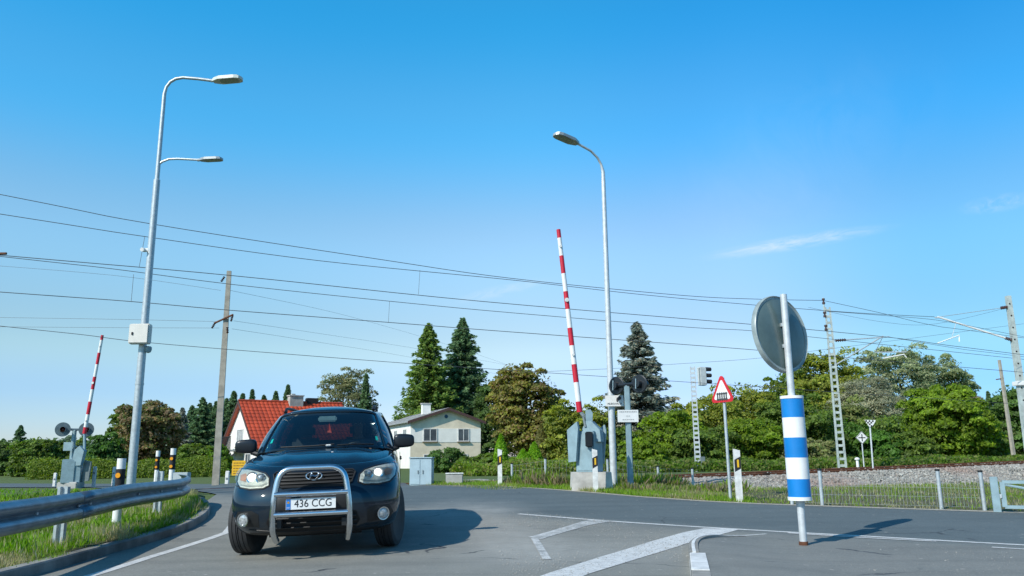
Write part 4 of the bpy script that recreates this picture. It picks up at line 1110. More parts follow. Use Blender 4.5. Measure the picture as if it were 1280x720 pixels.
sign_text('VIDEOVALVE', .066, Mf @ Matrix.Translation((.0, -.075, 0)), ink, sg, 'lettering')
MB().prism([(-.08, -.025), (.05, -.045), (.085, .0), (.06, .045), (-.03, .04)], 0, .004, Mf @ Matrix.Translation((.10, .05, 0)) @ RZ(.55).to_4x4()).prism([(-.03, -.10), (.0, -.10), (.0, -.03), (-.03, -.03)], 0, .004, Mf @ Matrix.Translation((.09, .07, 0))).build('camera_symbol', ink, sg)
MB().box((.0, .03, 0), (.1, .05, .04)).build('bracket', galv, sg)

# ------------------------------------------------------------------ crossing barriers
def barrier(label, loc, s, boom_px, Y, seg_y, rz, group=None, mirror=1, detailed=True, boom_r=.055):
    t = thing('crossing_barrier', label, 'barrier', loc, 0, 'raised railway crossing barriers')
    L = Vector(loc)
    return t
pb = gnd(741, 613.5); Y3 = pb.y+.35; s3 = Y3/1000
t = thing('crossing_barrier', 'raised red and white barrier boom on a blue grey machine right of centre', 'barrier', (pb.x, Y3, pb.z), 0, 'raised railway crossing barriers')
R = RZ(math.radians(-33))
MB().add([(-.47, -.36, -.2), (.47, -.36, -.2), (.47, .4, -.2), (-.47, .4, -.2), (-.43, -.32, .40), (.43, -.32, .40), (.43, .36, .40), (-.43, .36, .40)],
         [(3, 2, 1, 0), (4, 5, 6, 7), (0, 1, 5, 4), (1, 2, 6, 5), (2, 3, 7, 6), (3, 0, 4, 7)]).build('base_block', M_('base_concrete', (.58, .55, .50), .9, 0, .4, 3, bs=.4), t)
o = MB().box((-.02, 0, .85), (.46, .46, .92), R, .02).build('cabinet', greyb, t)
MB().box(Vector((-.02, 0, .85))+R @ Vector((0, -.236, -.01)), (.38, .012, .80), R, .004).build('door', greyb, o)
for k in range(3): MB().lathe([(.012, 0), (.012, .01)], 8, MT(Vector((-.02, 0, .85))+R @ Vector((.10, -.243, .30-.10*k)), R @ RX(PI/2))).build('bolt', greyb_d, o)
o = MB().prism([(-.20, 0), (.24, 0), (.22, .26), (.03, .46), (-.10, .46), (-.19, .28)], -.15, .15, MT((.05, -.03, 1.07), RZ(math.radians(-20)) @ RX(PI/2))).build('gear_housing', greyb, t)
MB().prism([(-.06, 0), (.09, 0), (.10, .22), (.05, .30), (-.05, .28)], -.10, .10, MT((-.03, -.04, 1.50), RX(PI/2))).build('boom_clamp', greyb, t)
# counterweight wings on both sides
for sx, yy in ((-1, -.05), (1, .25)):
    MB().prism([(.02, -.56), (.22, -.54), (.30, .20), (.27, .34), (.0, .16)], -.035, .035, MT((-.50 if sx < 0 else .12, yy, 1.18 if sx < 0 else 1.12), RZ(math.radians(-38 if sx < 0 else -20)) @ RX(PI/2))).build('counterweight_wing', greyb, t)
MB().box((-.05, -.34, 1.12), (.16, .12, .34), RZ(.1), .02).build('lamp_unit', black, t)
MB().tube([(-.14, -.1, 1.62), (-.10, -.14, 1.40)], .03, 8).build('locking_arm', greyb_d, t)
def boom(t, p0, p1, ys, Y, r, start_red=True, dot=None):
    """p0 tip pixel, p1 foot pixel; ys pixel heights of the colour changes"""
    for i in range(len(ys)-1):
        q = []
        for y in (ys[i], ys[i+1]):
            f = (y-p0[1])/(p1[1]-p0[1]); px = lerp(p0[0], p1[0], f); q.append(at(px, y, Y)-t.location)
        rr = r*(.72+.28*(i/(len(ys)-1)))
        MB().tube(q, rr, 12).build('boom_section', red if i % 2 == 0 else white, t, True)
        if i in (1, 4, 7):
            c = (q[0]+q[1])/2; MB().tube([c+Vector((0, -rr-.004, 0)), c+Vector((0, -rr-.03, 0))], .05 if i == 4 else .03, 10).build('boom_lamp', white_w, t, True)
boom(t, (698, 287), (724.5, 514), [287, 297.6, 319.8, 342, 364.5, 386.7, 410, 432, 455.5, 478, 502, 515], Y3, .070)
q0 = at(724.5, 514, Y3)-t.location; MB().tube([q0, Vector((-.13, -.05, 1.66)), Vector((-.03, -.05, 1.50))], [.035, .05, .06], 8).build('boom_root', greyb_d, t)

# crossing signals
def signal_lights(label, loc, post_h, head_z, sep, r, face, postm, discm, plate=None, group='railway crossing light signals'):
    t = thing('crossing_signal', label, 'signal', loc, 0, group)
    MB().box((0, 0, post_h/2-.1), (.13, .13, post_h+.2), None, .02).build('post', postm, t)
    f = Vector((math.cos(face), math.sin(face), 0)); sd = Vector((-f.y, f.x, 0))
    MB().tube([sd*sep*.5+Vector((0, 0, head_z)), -sd*sep*.5+Vector((0, 0, head_z))], .045, 8).build('crossbar', discm, t, True)
    for s in (-1, 1):
        c = sd*sep*.5*s+Vector((0, 0, head_z)); M = Matrix.Translation(c) @ Matrix((sd, Vector((0, 0, 1)), f)).transposed().to_4x4()
        o = MB().lathe([(.02, -.10), (.09, -.10), (.10, .02), (r*.9, .02), (r, .035), (r, .05), (.10, .05), (.02, .05)], 28, M).build('lamp_disc', discm, t, True, 30)
        pts_ = []
        hb_ = MB(); n_ = 14
        vs = []; fs = []
        for k in range(n_+1):
            an = -.25*PI+1.5*PI*k/n_; 
            for (rr, z) in ((.115, .05), (.105, .30), (.095, .30), (.105, .05)): vs.append(M @ Vector((rr*math.cos(an), rr*math.sin(an), z)))
        for k in range(n_):
            for j in range(4): fs.append((k*4+j, k*4+(j+1) % 4, (k+1)*4+(j+1) % 4, (k+1)*4+j))
        hb_.add(vs, fs).build('hood', discm, o, True)
        MB().lathe([(.0, .075), (.06, .07), (.10, .052)], 16, M).build('lens', M_('signal_lens', (.12, .01, .012), .15), o, True)
        hb2 = MB().tube([c-sd*.0+f*-.10+Vector((0, 0, .12)), c-f*.12+Vector((0, 0, -.12))], .012, 6); hb2.build('bracket', greyb, o)
    return t
blk = M_('signal_black', (.012, .017, .022), .4, 0, .3, 6)
ps = gxy(787.5, 19.5); hz = at(784, 481, 19.5).z-ps.z
xs_ = at(785, 520, 19.5).x
t = signal_lights('black double crossing light on grey post, seen from behind, right of centre', (xs_, 19.5, ps.z), hz-.02, hz, .66, .225, math.radians(48), greyb, blk)
c_ = at(785, 520, 19.5-.1)
sg = thing('crossing_notice_sign', 'small white text notice on the grey post of the double crossing light', 'sign', c_)
o, Mf = board(sg, (0, 0, 0), .50, .29, white, .08)
mb = MB()
random.seed(3)
for yy, wd, th in ((.10, .42, .022), (0, .10, .012), (-.085, .28, .014)):
    x = -wd/2
    while x < wd/2:
        l_ = random.uniform(.02, .05); mb.prism([(x, yy-th/2), (min(x+l_, wd/2), yy-th/2), (min(x+l_, wd/2), yy+th/2), (x, yy+th/2)], 0, .002, Mf); x += l_+.012
mb.build('lettering', M_('faded_ink', (.35, .36, .36), .6), sg)
MB().box((0, .05, 0), (.1, .08, .05)).build('bracket', galv, sg)

# left barrier beyond the rails
YL = 31.0; pl = gxy(88, YL); 
t = thing('crossing_barrier', 'distant raised red and white barrier on grey cabinet at the left', 'barrier', (at(89, 600, YL).x, YL, pl.z), 0, 'raised railway crossing barriers')
k_ = YL/1000; zc = at(89, 574, YL).z-pl.z
MB().box((0, 0, .06), (.75, .6, .3), None, .03).build('base_block', conc, t)
o = MB().box((0, 0, zc/2+.08), (.66, .5, zc-.16), RZ(.35), .02).build('cabinet', greyb, t)
MB().box((.0, -.29, zc/2+.05), (.42, .02, zc*.75), RZ(.35), .004).build('door', greyb, o)
MB().prism([(-.15, 0), (.22, .02), (.30, .55), (.12, .75), (-.05, .6)], -.11, .11, MT((.18, -.1, zc-.25), RX(PI/2))).build('gear_housing', greyb, t)
MB().prism([(-.05, -.5), (.26, -.45), (.30, .25), (.05, .3)], -.04, .04, MT((.38, .05, zc-.35), RX(PI/2))).build('counterweight_wing', greyb_d, t)
boom(t, (128, 419), (105.5, 542), [419, 425, 441, 455.5, 471, 486.7, 502, 518, 534, 542], YL, .075)
MB().tube([at(105.5, 542, YL)-t.location, Vector((.42, -.05, zc+.35))], .05, 8).build('boom_root', greyb, t)
zl = at(80, 537, YL+.2).z-pl.z
signal_lights('pale grey double crossing light by the distant left barrier, facing the road', (at(91, 560, YL+.25).x, YL+.25, pl.z), zl-.02, zl, .80, .27, math.radians(-62), greyb, M_('pale_signal_grey', (.15, .20, .22), .5, 0, .3, 5))
c_ = at(85, 558, YL-.05); sg = thing('signal_plate', 'blank grey blue plate on the distant left signal post', 'sign', c_)
o, Mf = board(sg, (0, 0, 0), .34, .32, greyb); MB().box((.15, .15, 0), (.1, .3, .05)).build('bracket', greyb, sg)

# ------------------------------------------------------------------ mirror post
pm = gnd(1003, 682.5); Ym = pm.y; sm = Ym/1000
xm = (at(1003, 682, Ym).x+at(981, 372, Ym).x)/2; print('mirror post', pm, at(981, 372, Ym).x)
t = thing('traffic_mirror', 'round traffic mirror seen from behind on a grey post at the island', 'traffic mirror', (xm, Ym, pm.z))
ht = at(981, 368, Ym).z-pm.z
MB().tube([(0, 0, -.05), (0, 0, ht)], .041, 16).build('post', galv_l, t, True)
MB().tube([(0, 0, -.01), (0, 0, .05)], .052, 14).build('foot_collar', rust, t, True)
n = Vector((math.sin(math.radians(-33)), math.cos(math.radians(-33)), -.09)).normalized()
cz = at(977, 418, Ym).z-pm.z; cc = Vector((.025, .0, cz+.03))+n*.11
rm = .475
M = MT(cc, aim(n))
backm = M_('mirror_back', (.11, .16, .155), .22, 0, .3, 3, bs=.05)
o = MB().lathe([(.02, -.035), (rm*.5, -.03), (rm*.90, -.012), (rm*.96, .0), (rm*.96, .02), (.02, .03)], 56, M).build('back_shell', backm, t, True, 50)
MB().lathe([(rm*.96, -.008), (rm*.99, -.022), (rm*1.01, -.01), (rm*1.01, .04), (rm*.97, .05), (rm*.96, .03)], 56, M).build('rim', M_('mirror_rim', (.30, .36, .36), .35, 0, .35, 7), o, True)
MB().lathe([(rm*.92, .034), (rm*.6, .05), (.01, .062)], 48, M).build('mirror_face', chrome, o, True)
mbk = MB(); mbk.box((-.02, .05, cz+.12), (.07, .09, .04)).box((-.02, .05, cz-.14), (.07, .09, .04)); mbk.build('bracket', galv, t)
z0 = at(999, 625.5, Ym).z-pm.z; z1 = at(990, 495, Ym).z-pm.z
t2 = thing('striped_sleeve', 'blue and white reflective sleeve around the mirror post', 'sleeve', (xm, Ym, pm.z))
zb_ = [at(993, y, Ym).z-pm.z for y in (495, 498.5, 522, 547, 572, 598.6, 621, 625.5)]
rb = .128
for i, mt in enumerate((white, blue, white, blue, white, blue, white)):
    r_ = rb+(.006 if i in (0, 6) else 0)
    MB().lathe([(.05, zb_[i]), (r_, zb_[i]), (r_, zb_[i+1]), (.05, zb_[i+1])], 40, None).build('band', mt, t2, True, 30)
MB().tube([(0, 0, zb_[-1]-.06), (0, 0, zb_[-1]-.005)], .05, 14).build('clamp', galv, t2, True)

# ------------------------------------------------------------------ level crossing warning sign
pt = gnd(911.5, 626); Yt = pt.y+.15; xt = at(909, 560, Yt).x
t = thing('warning_sign', 'red bordered triangular sign with black gate symbol on thin grey pole', 'sign', (xt, Yt, H(xt, Yt)))
h1 = rel(906, 470, Yt, t).z
MB().tube([(0, 0, -.1), (0, 0, h1-.03)], .03, 10).build('pole', galv, t, True)
def tri(s, zc, M, z0, z1, rad=.06):
    pts = []
    for k in range(3):
        a = PI/2+k*2*PI/3; c = Vector((math.cos(a), math.sin(a)))*(s-rad)
        for j in range(-3, 4): b = a+j*PI/9; pts.append((c.x+rad*math.cos(b), c.y+rad*math.sin(b)))
    return pts
hs = (h1-rel(906, 501, Yt, t).z); S = hs/1.5
Mt = Matrix.Translation((-.04, -.025, h1-S)) @ RZ(-1.05).to_4x4() @ FR
o = MB().prism(tri(S, 0, None, 0, 0), -.012, .0, Mt).build('red_border', M_('sign_red', (.60, .02, .03), .4), t)
MB().prism(tri(S*.74, 0, None, 0, 0, .035), .0005, .004, Mt).build('white_field', white, o)
mb = MB()
for k in range(5): x = -.116+k*.058; mb.prism([(x-.017, -.155), (x+.017, -.155), (x+.017, .0), (x-.017, .0)], .005, .008, Mt)
mb.prism([(-.145, -.038), (.145, -.038), (.145, -.012), (-.145, -.012)], .0045, .0075, Mt).prism([(-.145, -.143), (.145, -.143), (.145, -.117), (-.145, -.117)], .0045, .0075, Mt)
mb.build('gate_symbol', ink, o)
mb = MB().box((-.015, -.01, h1-S*.6), (.06, .05, .03)).box((-.015, -.01, h1-S*1.3), (.06, .05, .03)); mb.build('bracket', galv, t)

# ------------------------------------------------------------------ reflector posts
def delineator(label, px, py, h, w, Y=None, hidden=None, kind=0, top=None):
    if Y is None: p = gnd(px, py); Y = p.y
    if top is None: top = (px, py-h/Y*1000)
    base_z = H(at(px, py, Y).x, Y) if hidden is None else hidden
    x = at(px, py, Y).x
    t = thing('reflector_post', label, 'reflector post', (x, Y, base_z), 0, 'white roadside reflector posts')
    hh_ = at(top[0], top[1], Y).z-base_z
    if kind == 0:      # flat plastic post with slanted black band and yellow reflector
        prof = [(-w/2, -.04), (w/2, -.04), (w/2, .03), (0, .05), (-w/2, .03)]
        mb = MB(); vs = [Vector((a, b, z)) for z in (-.1, hh_) for a, b in prof]
        for v in vs[5:]: v.z -= .03*(v.x/w+.5)
        m = 5; mb.add(vs, [tuple(reversed(range(5))), tuple(range(5, 10))]+[(i, (i+1) % 5, 5+(i+1) % 5, 5+i) for i in range(5)]); mb.build('post', white_w, t)
        M = Matrix.Translation((0, -.04, hh_)) @ FR
        o = MB().prism([(-w/2-.002, -.42), (w/2+.002, -.36), (w/2+.002, -.14), (-w/2-.002, -.20)], 0, .004, M).build('black_band', blackm, t)
        MB().prism([(-.012, -.34), (.022, -.34), (.022, -.20), (-.012, -.20)], .005, .009, M).build('reflector', M_('yellow_reflector', (.85, .50, .02), .3), o)
    else:              # round white tube with dark sleeve and two orange discs
        MB().tube([(0, 0, -.1), (0, 0, hh_)], w/2, 18).build('post', white, t, True, 30)
        o = MB().lathe([(w/2+.001, hh_-.49), (w/2+.004, hh_-.49), (w/2+.004, hh_-.15), (w/2+.001, hh_-.15)], 18).build('black_band', blackm, t, True, 30)
        for zz in (hh_-.24, hh_-.42):
            MB().tube([(0, -w/2-.003, zz), (0, -w/2-.02, zz)], w*.30, 16).build('reflector', amber, o, True, 30)
    return t
delineator('white post with slanted black band and yellow strip beside the warning sign', 924.5, 627, .98, .115, top=(921.5, 561))
delineator('white post with yellow strip standing just before the barrier machine', 744.5, 609.5, 1.0, .11, Y=pb.y-.35, top=(743.5, 561))
delineator('white post with yellow strip by the rails right of the concrete block', 625, 606.5, 1.0, .11, top=(625.5, 561))
for lab, px, top, Y, w in (('thick white tube post with two orange discs nearest behind the guardrail', 150, 573, 11.9, .12),
                       ('thin white tube post with two orange discs, the farther of the pair', 195, 563.5, 21.6, .105),
                       ('white tube post with two orange discs, right one of the pair by the rail end', 214, 560.5, 19.5, .125)):
    x = at(px, 600, Y).x; z = (Hv(x, Y) if Y < 18 else H(x, Y))
    delineator(lab, px, 600, 1, w, Y=Y, hidden=z-.05, kind=1, top=(px, top))
for lab, px, top, Y in (('small white post at the far left before the hedge', 68.5, 591, 33), ('small white post just right of the distant left cabinet', 117.5, 583, 31.5), ('small white post between distant barrier and nearest orange dotted post', 142, 583.5, 32.5), ('small white post between the concrete pole and the red roof house', 284, 588.5, 27)):
    x = at(px, 600, Y).x
    t = thing('reflector_post', lab, 'reflector post', (x, Y, H(x, Y)-.05), 0, 'small white reflector posts beyond the rails')
    h_ = at(px, top, Y).z-H(x, Y)+.05
    MB().box((0, 0, h_/2-.05), (.13, .08, h_+.1), None, .02).build('post', white_w, t)
    MB().box((.0, -.045, h_-.25), (.06, .012, .06)).build('reflector', greyb_d, t)

# small sign with yellow plate
py_ = gxy(297, 25)
t = thing('yellow_information_sign', 'small yellow sign with rows of dark lettering left of the car headlight', 'sign', (at(298, 600, 25).x, 25, py_.z))
zt = rel(298, 585, 25, t).z
MB().tube([(0, 0, -.1), (0, 0, zt+.2)], .025, 8).build('pole', galv, t, True)
o, Mf = board(t, (0, -.04, zt), .40, .44, yellow, 0, .02, 'plate')
mb = MB()
random.seed(5)
for yy in (.15, .07, -.01, -.09, -.16):
    x = -.16
    while x < .15:
        l_ = random.uniform(.03, .08); mb.prism([(x, yy-.012), (min(x+l_, .16), yy-.012), (min(x+l_, .16), yy+.012), (x, yy+.012)], 0, .002, Mf); x += l_+.02
mb.build('lettering', M_('brown_ink', (.22, .10, .01), .6), t)
# grey box at the end of the guardrail
x = at(227, 600, 19).x
t = thing('junction_box', 'small light grey box behind the curved end of the guardrail', 'box', (x, 19, H(x, 19)-.05))
z0_ = rel(227, 603, 19, t).z; z1_ = rel(227, 590.5, 19, t).z
MB().box((0, 0, (z1_+z0_)/2), (.34, .2, z1_-z0_), None, .01).build('box', M_('pale_grey_box', (.42, .48, .50), .5), t)
MB().box((0, 0, z0_/2), (.06, .06, z0_)).build('leg', galv, t)

# ------------------------------------------------------------------ guardrail
gp = [(-4.55, 3.0), (-4.6, 5.0), (-4.72, 7.4), (-5.12, 9.6), (-5.32, 10.9), (-5.72, 13.4), (-5.9, 14.7), (-6.15, 15.5), (-6.45, 15.75)]
gpath = path_fn([(a, b, 0) for a, b in gp])
t = thing('guardrail', 'grey corrugated steel guardrail curving along the left edge of the road', 'guardrail', (-5, 8, 0))
prof = [(.0, .31), (.02, .315), (.035, .30), (.075, .27), (.08, .24), (.075, .205), (.012, .175), (.0, .155), (.012, .135), (.075, .105), (.08, .07), (.075, .04), (.035, .01), (.02, -.005), (.0, 0)]
def swept(path, z_of, th=.004):
    vs = []; fs = []; m = len(prof)
    for i, p in enumerate(path):
        tt = (path[min(i+1, len(path)-1)]-path[max(i-1, 0)]).normalized(); nn = Vector((tt.y, -tt.x, 0))
        for a, b in prof: q = p+nn*a; vs.append((q.x+5, q.y-8, z_of(p)+b))
    for i in range(len(path)-1):
        for j in range(m-1): fs.append((i*m+j, i*m+j+1, (i+1)*m+j+1, (i+1)*m+j))
    return vs, fs
gz = lambda p: H(p.x, p.y)+.385+.03-.15*ss(11, 15.5, p.y)
den = []
for a, b in zip(gpath, gpath[1:]):
    n = max(1, int((b-a).length/.2)); den += [a.lerp(b, k/n) for k in range(n)]
den.append(gpath[-1])
# three overlapping rail lengths
ib = next(i for i, p in enumerate(den) if p.y > 9.8); ic = next(i for i, p in enumerate(den) if p.y > 14.3)
for i0, i1, dd_ in ((0, ib, 0), (ib-1, ic, .006), (ic-1, len(den)-1, 0)):
    seg_ = [p+Vector((dd_, 0, 0)) for p in den[i0:i1+1]]
    v, f = swept(seg_, gz)
    o = MB().add(v, f).build('rail_beam', rail_m, t, True, 60)
    md = o.modifiers.new('thickness', 'SOLIDIFY'); md.thickness = .005
boltp = MB()
for yb in (7.0, 8.6, 9.75, 9.9, 12.0, 13.3, 14.25):
    p = min(den, key=lambda q: abs(q.y-yb)); tt = Vector((.15, 1, 0)).normalized()
    for zz in ((.155,) if yb not in (9.75, 9.9) else (.09, .155, .22)):
        bp = Vector((p.x+5+.012, p.y-8, gz(p)+zz)); boltp.tube([bp, bp+Vector((.02, -.003, 0))], .014, 8)
boltp.build('bolts', galv_l, t)
for yb in (5.5, 9.55, 13.55):
    p = min(den, key=lambda q: abs(q.y-yb))
    q = Vector((p.x+5-.09, p.y-8, 0)); z = Hv(p.x, p.y)
    mb = MB(); a = .06
    for s in (-1, 1): mb.box((q.x+s*.042, q.y, z+.25), (.032, .06, .85))
    mb.box((q.x, q.y+.02, z+.25), (.06, .006, .85)); mb.build('post', galv, t)
    MB().box((q.x+.045, q.y, gz(p)+.155), (.08, .09, .2)).build('spacer', galv, t)
# ------------------------------------------------------------------ masts, wires, railway equipment
def lattice(t, p0, p1, w0, w1, n, mat, th=.10, dep=.25):
    """two channel legs joined by battens"""
    p0 = Vector(p0); p1 = Vector(p1)
    for s in (-1, 1):
        MB().tube([p0+Vector((s*w0/2, 0, 0)), p1+Vector((s*w1/2, 0, 0))], [th*.62, th*.5], 4).build('leg', mat, t)
    for k in range(n):
        f = (k+.5)/n; c = p0.lerp(p1, f); w = lerp(w0, w1, f); MB().box((c.x, c.y, c.z), (w, .03, .11)).build('batten', mat, t)
YM = 36.5; b1 = gxy(1049, YM)
t = thing('catenary_mast', 'grey green ladder like lattice mast behind the rails with arms to the right', 'mast', (at(1053, 584, YM).x, YM, .35))
tp = rel(1034, 384, YM, t); s = YM/1000
lattice(t, (0, 0, -.3), ((tp.x)*.35, 0, tp.z), 9*s, 5.5*s, 26, mastm, .09)
xt = tp.x*.35
MB().tube([(xt-.16, 0, tp.z-.3), (xt-.16, 0, tp.z+.45)], .035, 6).build('top_bar', mastm, t)
for k in range(3):
    o = MB().lathe([(.0, 0), (.07, .0), (.07, .08), (.04, .1), (.04, .16), (.07, .18), (.07, .26), (.0, .27)], 10, Matrix.Translation((xt-.16, 0, tp.z+.45-1.0*k*.62-.3))).build('insulator', brownins, t, True)
def arm(t, pts, Y, r, mat, ins=None, name='bracket_arm'):
    q = [Vector(p) if not isinstance(p, tuple) or len(p) == 3 else rel(p[0], p[1], Y, t) for p in pts]
    o = MB().tube(q, r, 7).build(name, mat, t, True)
    if ins:
        d = (q[-1]-q[0]).normalized()
        M = MT(q[0]+d*.15, aim(d)); L_ = ins
        pr = []
        for k in range(5): pr += [(.035, L_*k/5), (.075, L_*(k+.4)/5), (.035, L_*(k+.9)/5)]
        MB().lathe([(.0, 0)]+pr+[(.0, L_)], 10, M).build('insulator', brownins, o, True)
arm(t, [(1043, 457), (1104, 420)], YM, .03, galv)
arm(t, [(1040, 426), (1112, 421)], YM, .028, galv, .5)
arm(t, [(1094, 440.5), (1133, 440)], YM, .025, galv_l, None, 'steady_arm')
arm(t, [(1104, 448), (1130, 443), (1133, 447)], YM, .03, white, None, 'steady_arm')
arm(t, [(1104, 420), (1094, 440.5)], YM, .012, wire_m, None, 'steady_arm')
YN = 33.0; bm_ = at(1292, 600, YN)
t = thing('catenary_mast', 'pale green steel mast with bolt holes at the right edge', 'mast', (bm_.x, YN, H(bm_.x, YN)-.1))
q1 = rel(1262, 370, YN, t)
w0, w1 = .30, .17
MB().add([(-w0/2, -.12, -.2), (w0/2, -.12, -.2), (w0/2, .12, -.2), (-w0/2, .12, -.2), (-w1/2, -.09, q1.z), (w1/2, -.09, q1.z), (w1/2, .09, q1.z), (-w1/2, .09, q1.z)],
         [(3, 2, 1, 0), (4, 5, 6, 7), (0, 1, 5, 4), (1, 2, 6, 5), (2, 3, 7, 6), (3, 0, 4, 7)]).build('column', mastm, t)
mb = MB()
for k in range(14):
    z = q1.z-.35-.5*k; yf = -.09-.03*(1-z/q1.z); mb.tube([(-.03, yf-.004, z), (-.03, yf-.012, z)], .035, 10)
mb.build('bolt_holes', blackm, t)
MB().lathe([(.28, 0), (.29, .03), (.29, .14), (.28, .17)], 4, MT((0, 0, rel(1277, 482, YN, t).z), RZ(PI/4))).build('collar', white, t)
arm(t, [(1265, 383), (1168, 397)], YN, .012, galv, .35)
arm(t, [(1271, 427), (1172, 396)], YN, .038, white, .35)
arm(t, [(1169, 397), (1178, 397)], YN, .03, galv_l, None, 'steady_arm')
arm(t, [(1172, 429), (1199, 419), (1199, 427)], YN, .022, white, None, 'steady_arm')
arm(t, [(1195, 404), (1190, 421)], YN, .012, galv_l, None, 'steady_arm')
# mast beyond the left edge that carries the bracket seen at the left
YO = 17.2; p_ = at(-110, 600, YO)
t = thing('catenary_mast', 'mast outside the left edge, only its bracket tip shows against the sky', 'mast', (p_.x, YO, H(p_.x, YO)-.1))
q1 = rel(-80, 240, YO, t)
MB().add([(-.25, -.12, -.2), (.25, -.12, -.2), (.25, .12, -.2), (-.25, .12, -.2), (-.13, -.09, q1.z), (.13, -.09, q1.z), (.13, .09, q1.z), (-.13, .09, q1.z)],
         [(3, 2, 1, 0), (4, 5, 6, 7), (0, 1, 5, 4), (1, 2, 6, 5), (2, 3, 7, 6), (3, 0, 4, 7)]).build('column', mastm, t)
zz = rel(8, 317, YO, t)
arm(t, [(.1, 0, zz.z), (zz.x, 0, zz.z)], YO, .03, rust, .3)
arm(t, [(.1, 0, zz.z-1.0), (zz.x-.3, 0, zz.z)], YO, .03, galv, .3)

def depth(px, off=0):
    u = (px-640)/1000; return (24.0+off)/(1-.385*u)
def wire(label, pts, off=0, r=.011, ext=(True, True), Yf=None, name='overhead_wire', group='overhead wires along the railway', sag=0):
    W = []
    for a, b in pts:
        Y = depth(a, off) if Yf is None else Yf(a); W.append(at(a, b, Y))
    if ext[0]: d = W[0]-W[1]; W.insert(0, W[0]+d.normalized()*14)
    if ext[1]: d = W[-1]-W[-2]; W.append(W[-1]+d.normalized()*25)
    # smooth curve
    Q = []
    n = len(W)
    for i in range(n-1):
        p0 = W[max(0, i-1)]; p1 = W[i]; p2 = W[i+1]; p3 = W[min(n-1, i+2)]
        for k in range(6):
            t_ = k/6; Q.append(.5*((2*p1)+(p2-p0)*t_+(2*p0-5*p1+4*p2-p3)*t_**2+(-p0+3*p1-3*p2+p3)*t_**3))
    Q.append(W[-1])
    return tag(MB().tube(Q, r*.86, 5).build(name, wire_m), label, 'cable', group)
wire('topmost wire, entering high at the left edge and falling to the lattice mast top', [(0, 243), (187, 279.5), (480, 325), (640, 348), (850, 369), (950, 374), (1029, 375.5)], 1.0, .0115, (True, False))
wire('second wire from the top, just below the topmost one and meeting it mid photo', [(0, 267.5), (180, 295.5), (400, 326), (640, 350), (800, 368), (940, 381), (1070, 391), (1168, 396)], -.6, .0105, (True, False))
wire('wire sloping down right from the lattice mast top to the right hand mast', [(1031, 376), (1100, 391), (1168, 407), (1255, 419)], 1.0, .010, (False, True))
wire('third wire from the top at the left, starting at the brown bracket tip', [(0, 319), (290, 344.5), (600, 376.5), (940, 405.5), (1110, 421.5), (1184, 431.5), (1260, 441)], -.6, .0115)
wire('fourth wire from the top, splitting from the third at the bracket tip', [(0, 320.5), (140, 336), (290, 355.5), (487, 376.5), (640, 391), (860, 409), (940, 413.5), (1040, 424)], 1.2, .0105)
wire('contact wire passing through the top of the leftmost concrete pole area', [(0, 365), (165, 377), (290, 388), (486, 403), (640, 415), (900, 434), (1045, 446)], .6, .0115)
wire('lowest long wire running from the left edge behind the spruces', [(0, 407.5), (100, 418), (210, 430.5), (520, 455), (640, 463)], 3.5, .0100)
wire('faint wire rising right between blue spruce and the round mirror', [(640, 466), (760, 461), (830, 456), (945, 448), (1030, 437)], 4.5, .007, (False, True))
wire('thin wire from the lattice mast arm to the right over the willow', [(1110, 421), (1200, 436), (1280, 446)], 1.2, .009, (False, True))
wire('thin wire meeting the arm of the right hand mast from the left', [(1033, 389), (1100, 394), (1170, 400), (1230, 411), (1280, 421)], .2, .009, (False, True))
wire('very faint upper wire right of the mirror', [(1010, 384), (1100, 402), (1168, 405), (1258, 385)], 1.9, .006, (False, False))
def dropper(label, a, b, off):
    Y = depth(a[0], off); tag(MB().tube([at(*a, Y), at(*b, Y)], .006, 4).build('dropper_wire', wire_m), label, 'cable', 'thin vertical dropper wires')
dropper('dropper wire just left of the double lamp, lower', (174, 337), (171, 335), .0) if False else None
dropper('short vertical dropper wire left of the big lamp pole', (181, 295.5), (174, 334), -.6)
dropper('short vertical dropper wire farther left below the third wire', (167, 343), (164, 377), .9)
dropper('short vertical dropper wire in mid sky above the spruces, upper', (525, 337.5), (523, 368), -.6)
dropper('short vertical dropper wire in mid sky above the spruces, lower', (487, 376.5), (485.5, 403), .9)

# concrete poles
def upole(label, base, top, Y, r0_, r1_, z0=None):
    zb = H(at(*base, Y).x, Y) if z0 is None else z0
    t = thing('utility_pole', label, 'utility pole', (at(*base, Y).x, Y, zb))
    q = rel(*top, Y, t)
    MB().lathe([(r0_*1.41, -.2), (r1_*1.41, q.z)], 4, MT((0, 0, 0), RZ(PI/4+.25))).build('shaft', concpole, t)
    # lean
    lean = math.atan2(q.x, q.z); t.rotation_euler = (0, lean, 0)
    return t, q
t, q = upole('weathered concrete pole with small insulators left of the red roofed house', (269, 612), (286.5, 339), 25.0, .105, .068)
s = .025
def inss(c, d, n=4):
    mb = MB(); d = Vector(d).normalized(); c = Vector(c)
    pr = [(.0, 0)]
    for k in range(n): pr += [(.02, k*.05), (.048, k*.05+.015), (.02, k*.05+.04)]
    mb.lathe(pr+[(0, n*.05)], 8, MT(c, aim(d))); return mb
inss((-.10, -.1, q.z-.20), (-.6, 0, -1)).build('insulator', brownins, t, True)
zc = rel(285, 398, 25, t).z
MB().tube([(-.32, -.12, zc-.17), (.26, -.12, zc+.10)], .03, 6).build('crossarm', rust, t)
inss((-.30, -.12, zc-.16), (-.5, 0, -1)).build('insulator', brownins, t, True)
inss((.24, -.12, zc+.07), (-.2, 0, -1)).build('insulator', brownins, t, True)
inss((.1, -.12, zc-.3), (.1, 0, -1)).build('insulator', brownins, t, True)
